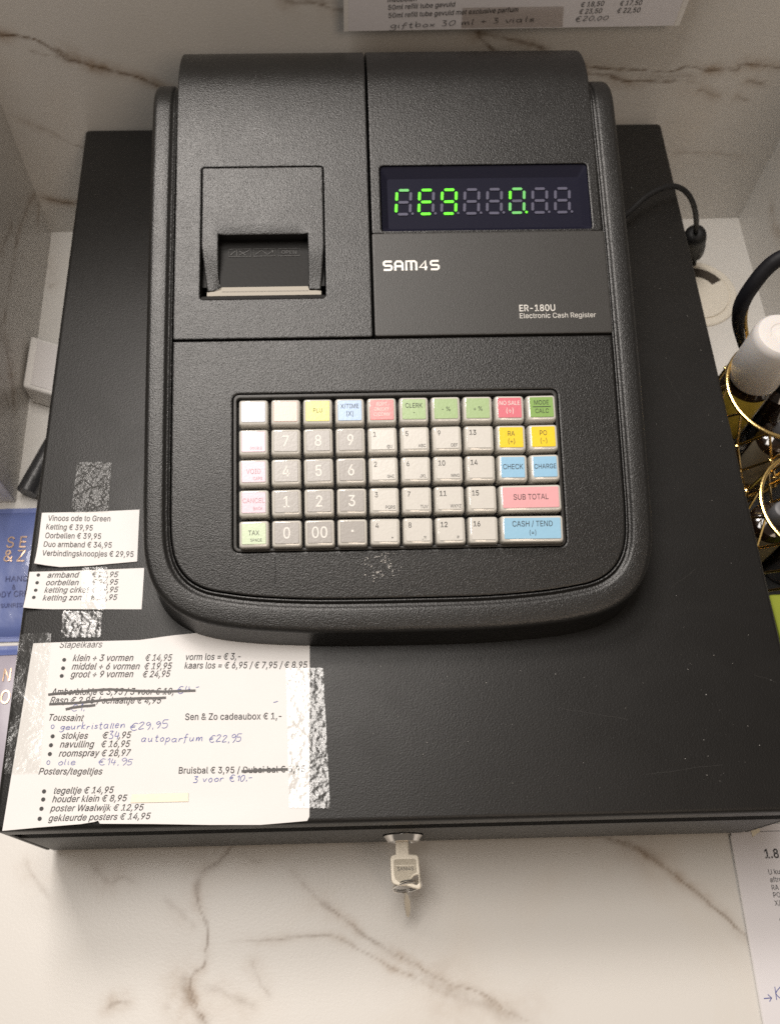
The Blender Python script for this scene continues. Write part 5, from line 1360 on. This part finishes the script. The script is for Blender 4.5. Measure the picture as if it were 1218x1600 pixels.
def tape(outl, m, lab, amp, zb=0.0013, sc=150, serr=None):
    zf = lambda x,y: H+zb + amp*noise.noise(Vector((x*sc,y*sc,zb*5000)))
    c = (sum(p[0] for p in outl)/4, sum(p[1] for p in outl)/4, H+zb)
    lp = []
    for i in range(4):
        a = Vector(outl[i]); b = Vector(outl[(i+1)%4]); n = max(2,int((b-a).length/0.0011)); sh = (b-a).length < 0.03
        for k in range(n):
            p = a.lerp(b,k/n)
            if sh and k%2: p += Vector((-(b-a).y,(b-a).x)).normalized()*0.0005   # torn saw-tooth ends
            lp.append((p.x,p.y))
    bm_me = sheet(lp, [], zf, step=0.0022, edge=0.00003, drop=0.00006)
    # keep the film only: its top and rim
    return solo('clear_tape', bm_me, m, c, lab, 'tape', group='pieces of clear tape on the drawer lid')
tape(TAPE_A, M['tape_crinkled'], 'dull crinkled tape patch on the bare black lid above the small price notes', 0.00035)
tape(TAPE_B, M['tape_shiny'], 'short shiny tape patch on the black lid between the small note and the large list', 0.00030)
tape(TAPE_C, M['tape'], 'long tape strip along the left edge of the large price list, reaching the drawer edge', 0.00016, zb=0.0016, sc=60)
tape(TAPE_D, M['tape_shiny'], 'long shiny tape strip over the right edge of the large price list', 0.00022, zb=0.0017, sc=120)
tape(TAPE_E, M['tape'], 'tape strip running down the middle of the bulleted price note', 0.00012, zb=0.0017, sc=60)

# ------------------------------------------------------------------ keys in the lock
kt = thing('drawer_key', (-0.002,-0.016,0.040), 'silver key pushed into the drawer lock, its head lying flat', 'key')
ko = [(-.0058,-.0020),(.0015,-.0020),(.0015,-.0103)] + [(.0015+.0046+.0016*cos(a)-.0016+.0006, -.0121+.0016*sin(a)) for a in (pi/2*.95,pi/4,0)] + [(.0069,-.0180),(.0072,-.0262)] + [(.0056+.0016*cos(a),-.0266+.0016*sin(a)) for a in (-.3,-pi/4,-pi/2)] + [(.0030,-.0276),(-.0010,-.0262),(-.0052,-.0262)] + [(-.0066+.0022*cos(a),-.0234+.0022*sin(a)) for a in (-pi/2,-3*pi/4,pi)] + [(-.0089,-.0180),(-.0089,-.0128)] + [(-.0068+.0021*cos(a),-.0124+.0021*sin(a)) for a in (pi,3*pi/4,pi/2*1.05)] + [(-.0058,-.0103)]
hole = [(.0058,-.0208),(.0060,-.0250),(.0048,-.0260),(.0012,-.0245),(.0022,-.0228),(.0036,-.0214)]
link('key_blank', sheet(ko[::-1] if area(ko)<0 else ko, [hole], lambda x,y: 0.0412, step=0.0012, edge=0.0004, drop=0.0022), M['keysmooth'], kt)
fo = [(-.0070,-.0136),(-.0062,-.0128),(.0044,-.0128),(.0051,-.0136),(.0052,-.0196),(.0034,-.0204),(.0020,-.0218),(.0006,-.0240),(-.0012,-.0246),(-.0050,-.0242),(-.0066,-.0228),(-.0072,-.0206)]
link('key_face', sheet(fo, [], lambda x,y: 0.04135, step=0.0015, edge=0.0001, drop=0.0003), M['keysteel'], kt)
pr = Print(lambda x,y: (x,y,0.0415)); pr.stroke([(-.0064,-.0160),(.0046,-.0160)], .0003)
link('raised_bar', pr.mesh(), M['keysmooth'], kt, smooth=None)
pr = Print(lambda x,y: (x,y,0.0415)); pr.label("SAM4S", (-.0010,-.0186), .0018, width=.0088); 
link('engraved_letters', pr.mesh(), M['inkg'], kt, smooth=None)
bm = bmesh.new()
rc = Vector((.0000,-.0262,0.0345)); xd = Vector((.97,.16,.16)).normalized(); zd = Vector((.0,-.25,-1)).normalized(); zd = (zd-xd*zd.dot(xd)).normalized()
for off in (-.0005,.0006):
    nn = xd.cross(zd)*off
    tube(bm, [rc+nn+xd*.0078*cos(2*pi*i/40)+zd*.0078*sin(2*pi*i/40) for i in range(40)], .00042, 8, closed=True)
solo('key_ring', bm2me(bm), M['chrome'], rc, 'small steel split ring hanging from the hole of the drawer key', 'key ring')
bm = bmesh.new()
pts2 = [(0,-.0030),(.0011,-.0032),(.0018,-.010),(.0017,-.0180),(.0006,-.026),(-.0002,-.0275),(-.0010,-.0255),(-.0012,-.016),(-.0010,-.0080)]
hx = Vector((.93,.28,0)).normalized(); hz = Vector((-.10,.42,.90)).normalized(); hx = (hx-hz*hx.dot(hz)).normalized(); hn = hx.cross(hz)
hb = Vector((-.0012,-.0285,.0330))
fa = [bm.verts.new(hb+hx*x*1.05+hz*z*1.0+hn*.0008) for x,z in pts2]; fb = [bm.verts.new(hb+hx*x*1.05+hz*z*1.0-hn*.0008) for x,z in pts2]
bm.faces.new(fa); bm.faces.new(fb[::-1])
for i in range(len(fa)): bm.faces.new((fb[i],fb[(i+1)%len(fa)],fa[(i+1)%len(fa)],fa[i]))
solo('spare_key', bm2me(bm), M['keysmooth'], hb, 'second key seen edge-on, dangling from the split ring', 'key')

# ------------------------------------------------------------------ manual page on the counter, price sheet on the wall
bm = bmesh.new()
px0, px1, py0, py1 = 0.1992, 0.3500, -0.215, 0.0000
skew = (0.1966-0.1992)/(-0.1009)
outl = [(px0+skew*0.0-0.0, py1+0.004),(px1,py1+0.004),(px1,py0),(px0+skew*py0,py0)]
zfp = lambda x,y: ZC+0.0012+0.0010*max(0,noise.noise(Vector((x*9,y*9,5))))
pg = solo('manual_page', sheet(outl, [], zfp, step=0.008, edge=0.0001, drop=0.0003), M['paper2'], (0.27,-0.1,ZC), 'printed manual page in a plastic sleeve lying on the counter at the drawer corner', 'manual page', askew=False)
pr = Print(on(zfp,0.0002))
for s, x, y, cap, b in PAGE_TEXT:
    vs_, _ = text_geo(s, 0.014 if b else 0.0); w_ = (max(q[0] for q in vs_)-min(q[0] for q in vs_))/CAP*cap*(0.84 if b else 0.86)
    pr.text(s, (x,y), (x+w_,y), cap, 0.0, 0.014 if b else 0.0)
for q in PAGE_MISC[:2]: pr.dot((q[0]+.0004,q[1]), 0.0008)
pr.stroke([(PAGE_MISC[8][0]-.002,PAGE_MISC[8][1]-.001),(PAGE_MISC[8][0]+.011,PAGE_MISC[8][1]-.001)], .00022)
link('printed_text', pr.mesh(), M['ink'], pg, smooth=None)
p2 = Print(on(zfp,0.0002)); a, b = PAGE_MISC[2], PAGE_MISC[3]
p2.stroke([a,b], .00045); p2.stroke([(b[0]-.0018,b[1]+.0018),b,(b[0]-.0016,b[1]-.0018)], .00045)
pen(p2, 'K', (PAGE_MISC[4][0],PAGE_MISC[5][1]), (PAGE_MISC[4][0]+.0046,PAGE_MISC[5][1]), .0062, .0004)
pen(p2, 'v', (PAGE_MISC[4][0]+.003,PAGE_MISC[5][1]-.009), (PAGE_MISC[4][0]+.0085,PAGE_MISC[5][1]-.009), .0062, .0004)
link('pen_notes', p2.mesh(), M['blueink'], pg, smooth=None)
bm = bmesh.new(); tube(bm, [(px0+skew*y-.0006, y, zfp(px0,y)+.0003) for y in lin(py1-.002,py0,.006)], .00045, 6)
link('sleeve_edge', bm2me(bm), M['sleeve'], pg)
c0 = PAGE_MISC[7]; me = sheet([(c0[0],c0[1]+.002),(c0[0]+.0062,c0[1]+.002),(c0[0]+.006,c0[1]-.001),(c0[0]+.0008,c0[1]-.0042)], [], lambda x,y: zfp(x,y)+.0004, step=.004, edge=.00005, drop=.0001)
link('tape_corner', me, M['cream'], pg)

yS = YB-0.012
W0, W1, W2, W3 = WALL_SHEET
wt = thing('price_card', ((W1[0]+W2[0])/2, yS, W1[1]), 'printed price card with a pen line, mounted low on the marble wall behind the till', 'price card', askew=False)
def wput(x,z,d=0.0): return (x, yS-d, z)
bm = bmesh.new()
Z1 = 0.345
o4 = [(W1[0],W1[1]),(W2[0],W2[1]),(W2[0]+.004,Z1),(W1[0]-.001,Z1)]
def slab4(q, d0, d1):
    bm = bmesh.new(); a = [bm.verts.new(wput(x,z,d0)) for x,z in q]; b = [bm.verts.new(wput(x,z,d1)) for x,z in q]
    bm.faces.new(a); bm.faces.new(b[::-1])
    for i in range(4): bm.faces.new((a[i],a[(i+1)%4],b[(i+1)%4],b[i]))
    return bm2me(bm)
link('sleeve', slab4(o4, -0.0006, 0.0002), M['whiteplastic'], wt, smooth=None)
q4 = [(W1[0]+.0030,W1[1]+.0006),(W2[0]-.0038,W2[1]+.0006),(W2[0]-.001,Z1-.002),(W1[0]+.0022,Z1-.002)]
link('paper_sheet', slab4(q4, 0.0003, 0.0006), M['paper2'], wt, smooth=None)
for z in (W1[1]+.03,):
    pass
bm = bmesh.new()
for x in (W1[0]+.03, W2[0]-.03):
    for z in (0.25, 0.33): box_bm(bm, (x-.006, yS+.0007, z-.006), (x+.006, YB-.0005, z+.006))
link('foam_pad', bm2me(bm), M['whiteplastic'], wt, smooth=None)
for t in WALL_TEXT:
    pr = Print(lambda x,z: wput(x,z,0.0008)); pr.text(t[0], t[1:3], t[3:5], t[5], t[6], 0.006)
    link('text_line', pr.mesh(), M['ink'], wt, smooth=None)
for t in WALL_HAND:
    pr = Print(lambda x,z: wput(x,z,0.0009)); pen(pr, t[0], t[1:3], t[3:5], t[5]*0.8, 0.00042)
    link('pen_note', pr.mesh(), M['inkg'], wt, smooth=None)
link('tape_piece', slab4(WALL_TAPE, 0.0012, 0.00125), M['tape_dull'], wt, smooth=None)

# ------------------------------------------------------------------ things left of the drawer
A = Vector((-0.2534,0.3620,0)); B = Vector((-0.2543,0.3176,0)); Cc = Vector((-0.2334,0.3100,0)); Cc = B+(Cc-B)*1.72; Dd = A+(Cc-B)
ad = thing('adapter_box', ((A.x+Cc.x)/2,(A.y+Cc.y)/2,ZC), 'small white plastic box on the counter between the side wall and the drawer', 'adapter', askew=False)
bm = bmesh.new()
lo = [bm.verts.new((p.x,p.y,ZC)) for p in (A,B,Cc,Dd)]; hi = [bm.verts.new((p.x,p.y,0.012)) for p in (A,B,Cc,Dd)]
bm.faces.new(hi); bm.faces.new(lo[::-1])
for i in range(4): bm.faces.new((lo[i],lo[(i+1)%4],hi[(i+1)%4],hi[i]))
bmesh.ops.bevel(bm, geom=list(bm.edges), offset=0.0022, segments=3, affect='EDGES', profile=0.5)
link('shell', bm2me(bm), M['whiteplastic'], ad)
bm = bmesh.new(); e1 = (A-B).normalized(); e2 = (Cc-B).normalized()
q = [B+e1*.003+e2*.0062, A-e1*.003+e2*.0062, A-e1*.003+e2*.0325, B+e1*.003+e2*.0325]
me = sheet([(p.x,p.y) for p in q], [], lambda x,y: 0.0125, step=.01, edge=.0004, drop=.0008)
link('lid_panel', me, M['greyplastic'], ad)
bm = bmesh.new()
P0 = Vector((-0.2462,0.2386,ZC+.0082)); P1 = Vector((-0.2225,0.3025,ZC+.0082))
tube(bm, [P0.lerp(P1,t/10) for t in range(11)], lambda t: .0072-.0012*t, 20)
rd_ = solo('dark_tube', bm2me(bm), M['rod'], P0.lerp(P1,.5), 'dark grey rubbery tube lying against the left side of the drawer', 'tube', askew=False)
def pouch(name, x0, x1, y0, y1, z0, th, m, lab, band):
    bm = bmesh.new(); nx, ny = 22, 30
    def z(u,v):
        e = min(1,sin(pi*u)**.55) * min(1,(sin(pi*max(0,min(1,(v-.04)/.92))))**.4)
        return z0 + .0012 + th*e*(0.82+.18*noise.noise(Vector((u*3,v*3,z0*100)))) + .0004*noise.noise(Vector((u*14,v*5,2)))
    top = [[bm.verts.new((x0+(x1-x0)*i/nx, y0+(y1-y0)*j/ny, z(i/nx,j/ny))) for i in range(nx+1)] for j in range(ny+1)]
    bot = [[bm.verts.new((x0+(x1-x0)*i/nx, y0+(y1-y0)*j/ny, z0)) for i in range(nx+1)] for j in range(ny+1)]
    for j in range(ny):
        for i in range(nx):
            bm.faces.new((top[j][i],top[j][i+1],top[j+1][i+1],top[j+1][i])); bm.faces.new((bot[j][i],bot[j+1][i],bot[j+1][i+1],bot[j][i+1]))
    for j in range(ny):
        for k in (0,nx): bm.faces.new((top[j][k],top[j+1][k],bot[j+1][k],bot[j][k]))
    for i in range(nx):
        for k in (0,ny): bm.faces.new((top[k][i],top[k][i+1],bot[k][i+1],bot[k][i]))
    o = solo(name, bm2me(bm), m, ((x0+x1)/2,(y0+y1)/2,z0), lab, 'pouch', askew=False, group='cosmetic pouches beside the drawer')
    zz = lambda x,y: z((x-x0)/(x1-x0),(y-y0)/(y1-y0))
    pr = Print(lambda x,y: (x,y,zz(x,y)+.0005))
    for yy in band:
        for k in range(4): pr.stroke([(x0+.001,yy+k*.0011),(x1-.001,yy+k*.0011)], .0003)
    link('sealed_band', pr.mesh(), M['bluedk2'], o, smooth=None)
    return o, zz
p, zz = pouch('cosmetic_pouch', -0.2830, -0.2083, 0.1335, 0.2300, ZC, .0105, M['blue'], 'blue cream pouch with rose gold capitals, half hidden under the drawer edge', (0.1362,0.2232))
pr = Print(lambda x,y: (x,y,zz(x,y)+.0006))
pr.text("S", (-.2549,.1966),(-.2498,.1966),.0085); pr.text("E", (-.2460,.1964),(-.2416,.1964),.0085); pr.text("N", (-.2375,.1962),(-.2325,.1962),.0085)
pr.text("&", (-.2552,.1862),(-.2490,.1862),.0085); pr.text("Z", (-.2462,.1860),(-.2412,.1860),.0085); pr.text("O", (-.2378,.1858),(-.2322,.1858),.0085)
link('gold_lettering', pr.mesh(), M['goldprint'], p, smooth=None)
pr = Print(lambda x,y: (x,y,zz(x,y)+.0006))
pr.text("HAND", (-.2522,.1722),(-.2375,.1722),.0036); pr.label("&", (-.2462,.1666), .0034); pr.text("BODY CREAM", (-.2610,.1618),(-.2290,.1618),.0038); pr.text("- SUNRISE -", (-.2572,.1548),(-.2345,.1548),.0027)
link('navy_lettering', pr.mesh(), M['bluedk'], p, smooth=None)
p, zz = pouch('cosmetic_pouch', -0.2850, -0.2088, 0.0270, 0.1310, ZC, .0100, M['lilac'], 'lilac pouch with a blue header and gold capitals, nearest the drawer front', (0.0300,))
pr = Print(lambda x,y: (x,y,zz(x,y)+.0006)); pr.poly([(-.2848,.1232),(-.209,.1232),(-.209,.1306),(-.2848,.1306)][::1])
bm = bmesh.new()
g_ = [[bm.verts.new((x,y,zz(x,y)+.0005)) for x in lin(-.2846,-.2092,.004)] for y in lin(.1232,.1304,.0012)]
for a_, b_ in zip(g_, g_[1:]):
    for i in range(len(a_)-1): bm.faces.new((a_[i],a_[i+1],b_[i+1],b_[i]))
link('header_band', bm2me(bm), M['blue'], p)
pr = Print(lambda x,y: (x,y,zz(x,y)+.0008)); pr.text("N", (-.2462,.1050),(-.2415,.1050),.0085); pr.text("O", (-.2455,.0905),(-.2400,.0905),.0085)
link('gold_lettering', pr.mesh(), M['goldprint'], p, smooth=None)

# ------------------------------------------------------------------ cable, grommet, and the wire baskets right of the drawer
bm = bmesh.new()
cp = [(0.120,0.366,0.116),(0.145,0.368,0.109),(0.164,0.3777,0.107),(0.1804,0.3912,0.110),(0.1945,0.3982,0.111),(0.2046,0.4003,0.108),(0.2139,0.4011,0.100),(0.2235,0.4040,0.085),(0.2329,0.4098,0.065),(0.2398,0.4157,0.047),(0.2480,0.4230,0.025),(0.2560,0.4285,0.004),(0.2605,0.4312,-0.009)]
cb = thing('power_cable', (0.2605,0.4312,ZC), 'black cable arching from the till to a plug by the counter outlet', 'cable', askew=False)
tube(bm, smooth_path(cp, 10), 0.0019, 14)
link('cord', bm2me(bm), M['cable'], cb)
bm = bmesh.new(); ax0 = Vector((0.2398,0.4157,0.046)); ax1 = Vector((0.2530,0.4260,0.010))
d = (ax1-ax0); pth = [ax0+d*t for t in (0,.02,.06,.12,.17,.18,.34,.35,.38,.39,.55,.56,.6,.61,.78,.8,.95,1.0)]
rr_ = [.0034,.0060,.0074,.0080,.0082,.0082,.0082,.0082,.0076,.0076,.0081,.0081,.0081,.0080,.0078,.0074,.0068,.005]
tube(bm, pth, lambda t: rr_[min(17,int(round(t*17)))], 26)
link('plug', bm2me(bm), M['cable'], cb)
gt = thing('cable_outlet', (0.2570,0.4026,ZC), 'round cream cable outlet cap set in the counter beside the drawer', 'cable outlet', askew=False)
bm = bmesh.new(); gc = (0.2570,0.4026,ZC)
lathe(bm, [(.0315,0),(.0315,.0012),(.0305,.0020),(.0262,.0021),(.0258,.0014),(.0250,.0014)], gc, 64)
link('rim', bm2me(bm), M['grom'], gt)
bm = bmesh.new()
N = 60; cut0, cut1 = radians(28), radians(132)       # cable slot cut in the cap
arc = [cut1 + (2*pi+cut0-cut1)*i/N for i in range(N+1)]
pl = [(gc[0]+.0248*cos(a), gc[1]+.0248*sin(a)) for a in arc] + [(gc[0]+.0150*cos(a), gc[1]+.0150*sin(a)) for a in [cut0+(cut1-cut0)*i/16 for i in range(17)]]
link('cap', sheet(pl, [], lambda x,y: ZC+.0030, step=.004, edge=.0006, drop=.0025), M['grom'], gt)
me = flat_poly([(gc[0]+.0246*cos(a), gc[1]+.0246*sin(a)) for a in [cut0+(cut1-cut0)*i/20 for i in range(21)]]+[(gc[0]+.0152*cos(a), gc[1]+.0152*sin(a)) for a in [cut1-(cut1-cut0)*i/20 for i in range(21)]], ZC+.0017, .0003)
link('slot', me, M['outlet_dark'], gt)  # flat dark sheet in place of the hole, its shade put in as colour

tt = thing('added_dark_tray', (0.2555,0.1985,ZC), 'shallow black tray added to darken the counter under the nearer wire baskets and bottles', 'tray', askew=False)  # added to darken the bright counter between the baskets
bm = bmesh.new(); box_bm(bm, (.2095,.136,ZC), (.3015,.261,ZC+.0028), .0006, 1)
link('tray_floor', bm2me(bm), M['darkbox'], tt)
ZB = ZC+.0029
def basket(c, R, ztop, lab, levels, n, rot):
    b = thing('wire_basket', (c[0],c[1],ZB), lab, 'wire basket', askew=False, group='gold wire baskets beside the drawer')
    bm = bmesh.new(); tube(bm, [(c[0]+R*cos(2*pi*i/64), c[1]+R*sin(2*pi*i/64), ztop) for i in range(64)], .0013, 10, closed=True)
    link('rim', bm2me(bm), M['gold'], b)
    bm = bmesh.new(); bb = bmesh.new(); prev = None
    for k, (z, f) in enumerate(levels):
        ring = [Vector((c[0]+R*f*cos(2*pi*(i+.5*(k%2))/n+rot), c[1]+R*f*sin(2*pi*(i+.5*(k%2))/n+rot), z)) for i in range(n)]
        if prev:
            for i in range(n):
                j = (i if k%2 == 0 else i+1) % n
                tube(bm, [prev[i], ring[i]], .00085, 6); tube(bm, [prev[i], ring[(i-1)%n] if k%2 else ring[(i+1)%n]], .00085, 6)
        if 0 < k < len(levels):
            for p in ring: lathe(bb, [(.0002,-.0015),(.0014,-.0009),(.0017,0),(.0014,.0009),(.0002,.0015)], p, 8)
        prev = ring
    link('wire_net', bm2me(bm), M['gold'], b); link('solder_bead', bm2me(bb), M['gold'], b)
    bm = bmesh.new(); zb, fb = levels[-1]; tube(bm, [(c[0]+R*fb*cos(2*pi*i/48), c[1]+R*fb*sin(2*pi*i/48), ZB+.0013) for i in range(48)], .0012, 8, closed=True)
    link('foot_ring', bm2me(bm), M['gold'], b)
    return b
LV = [(0.080,1.0),(0.056,1.06),(0.034,1.06),(0.012,1.0),(ZB+.0013,0.9)]
basket((0.2560,0.2570), 0.0375, 0.080, 'gold wire basket holding the white-capped bottle, with a black band against it', LV, 11, 0.2)
basket((0.2560,0.1750), 0.0345, 0.080, 'gold wire basket nearer the counter front, holding dark bottles', LV, 11, 0.5)
bp_ = smooth_path([(0.2354,0.2914,0.078),(0.2249,0.2937,0.100),(0.2206,0.2949,0.118),(0.2222,0.2976,0.131),(0.2281,0.3028,0.141),(0.2352,0.3058,0.147),(0.248,0.3075,0.151),(0.262,0.305,0.150),(0.275,0.301,0.142),(0.284,0.296,0.125),(0.285,0.288,0.100),(0.281,0.280,0.079)], 8)
bm = bmesh.new(); tube(bm, bp_, lambda t: .0047*(.5+.5*min(1,6*t,6*(1-t))), 16, flat=1.0)
hb_ = thing('padded_band', bp_[0], 'black padded band with a gold inner edge, standing in an arch behind the white-capped bottle', 'band', askew=False)
link('padding', bm2me(bm), M['velvet'], hb_)
cen = Vector((0.253,0.297,0.108))
bm = bmesh.new(); tube(bm, [p+(cen-p).normalized()*.0046 for p in bp_], .0012, 8)
link('gold_edge', bm2me(bm), M['gold'], hb_)
def bottle(c, r, zb, zs, capr, zt, bodym, capm, lab, dome=True, label=None):
    b = thing('bottle', (c[0],c[1],ZB), lab, 'bottle', askew=False, group='bottles in the wire baskets')
    bm = bmesh.new(); lathe(bm, [(r*.9,ZB),(r,ZB+.002),(r,zb-.004),(r*.9,zb),(capr*.85,zs)], (c[0],c[1],0), 40); link('body', bm2me(bm), bodym, b)
    bm = bmesh.new(); lathe(bm, [(capr*.96,zs+.0002),(capr,zs+.0012),(capr*.985,zt-.006),(capr*.95,zt-.0025),(capr*.86,zt-.0007),(capr*.7,zt),(capr*.45,zt+.0001),(capr*.42,zt-.0003),(capr*.2,zt-.0003),(capr*.17,zt)], (c[0],c[1],0), 48); link('cap', bm2me(bm), capm, b)
    if label:
        m_, z0, z1, a0, a1 = label; bm = bmesh.new(); n = 20
        A_ = [bm.verts.new((c[0]+(r+.0004)*cos(a0+(a1-a0)*i/n), c[1]+(r+.0004)*sin(a0+(a1-a0)*i/n), z0)) for i in range(n+1)]; B_ = [bm.verts.new((v.co.x,v.co.y,z1)) for v in A_]
        for i in range(n): bm.faces.new((A_[i],A_[i+1],B_[i+1],B_[i]))
        link('label', bm2me(bm), m_, b)
    return b
bottle((0.2395,0.2705), .0160, .072, .0755, .0166, .1205, M['glassdk'], M['frost'], 'tall bottle with a long frosted white cap standing in the wire basket', label=(M['label_y'], .02, .068, -2.9, -1.1))
bottle((0.2590,0.2385), .0125, .050, .054, .0060, .0655, M['glassdk'], M['greycap'], 'dark bottle with a small grey cap in front of the white-capped bottle', label=(M['label_t'], .005, .045, -3.3, -1.2))
bottle((0.2690,0.2740), .0125, .050, .054, .0065, .0655, M['glassdk'], M['darkbox'], 'dark bottle behind the grey-capped one in the same basket')
bottle((0.2430,0.1800), .0135, .048, .052, .0062, .0640, M['glassdk'], M['greycap'], 'dark bottle with a small grey cap in the nearer wire basket', label=(M['label_t'], .005, .042, -3.3, -1.0))
bottle((0.2680,0.1690), .0130, .048, .052, .0062, .0640, M['glassdk'], M['darkbox'], 'dark bottle with a black cap at the right of the nearer basket')
# cartons tucked between drawer and baskets
def carton(lo, hi, rz, m, lab, panel=None):
    c = Vector(((lo[0]+hi[0])/2,(lo[1]+hi[1])/2,ZC)); b = thing('carton', c, lab, 'carton', askew=False, group='small cartons beside the drawer'); b.rotation_euler = (0,0,rz)
    bm = bmesh.new(); box_bm(bm, lo, hi, .0007, 1); link('box_body', bm2me(bm), m, b)
    if panel:
        pr = Print(lambda x,y: (x,y,hi[2]+.0002)); w_, h_ = hi[0]-lo[0], hi[1]-lo[1]
        pr.stroke([(lo[0]+w_*.15,lo[1]+h_*.12),(hi[0]-w_*.15,lo[1]+h_*.12),(hi[0]-w_*.15,hi[1]-h_*.12),(lo[0]+w_*.15,hi[1]-h_*.12)], .0006, closed=True)
        pr.stroke([(lo[0]+w_*.3,lo[1]+h_*.3),(hi[0]-w_*.3,lo[1]+h_*.3),(hi[0]-w_*.3,lo[1]+h_*.5),(lo[0]+w_*.3,lo[1]+h_*.5)], .0006, closed=True)
        link('printed_frame', pr.mesh(), panel, b, smooth=None)
    return b
carton((0.2100,0.210,ZB), (0.2155,0.246,0.036), 0.0, M['label_t'], 'narrow tan carton standing on the added black tray against the drawer', M['ink'])
carton((0.2100,0.0985,ZC), (0.2320,0.1345,0.030), 0.03, M['darkbox'], 'black carton against the drawer beside the nearer basket')
carton((0.2335,0.088,ZC), (0.2950,0.1335,0.040), 0.02, M['lime'], 'lime green carton in front of the nearer wire basket')
carton((0.2098,0.155,ZB), (0.2172,0.202,0.034), 0.0, M['darkbox'], 'thin black carton standing on the added black tray against the drawer')

# ------------------------------------------------------------------ dust specks on the black lid
pr = Print(lambda x,y: (x,y,H+.00012))
for (x0,y0,x1,y1) in ((.08,.055,.115,.048),(.15,.12,.166,.131),(.178,.24,.171,.262),(.02,.03,.031,.041),(.12,.02,.16,.024),(.186,.07,.197,.066)):
    pr.stroke([(x0+(x1-x0)*t/6+random.uniform(-.0004,.0004), y0+(y1-y0)*t/6+random.uniform(-.0004,.0004)) for t in range(7)], .00010)
link('scuff', pr.mesh(), M['scuff'], dt, smooth=None)
bm = bmesh.new()
for i in range(150):
    if random.random() < .6: x = random.uniform(.145,.203); y = random.uniform(.01,.45)
    else: x = random.uniform(-.04,.2); y = random.uniform(.01,.08)
    r_ = random.uniform(.00012,.00032); c_ = Vector((x,y,H+r_*.6))
    v = [bm.verts.new(c_+Vector((random.uniform(-1,1),random.uniform(-1,1),random.uniform(-.6,.8)))*r_) for _ in range(4)]
    for f in ((0,1,2),(0,1,3),(0,2,3),(1,2,3)): bm.faces.new([v[j] for j in f])
o = solo('dust', bm2me(bm), M['dust'], (0,0.2,H), 'fine pale dust specks on the black drawer lid', 'dust'); o["kind"] = "stuff"
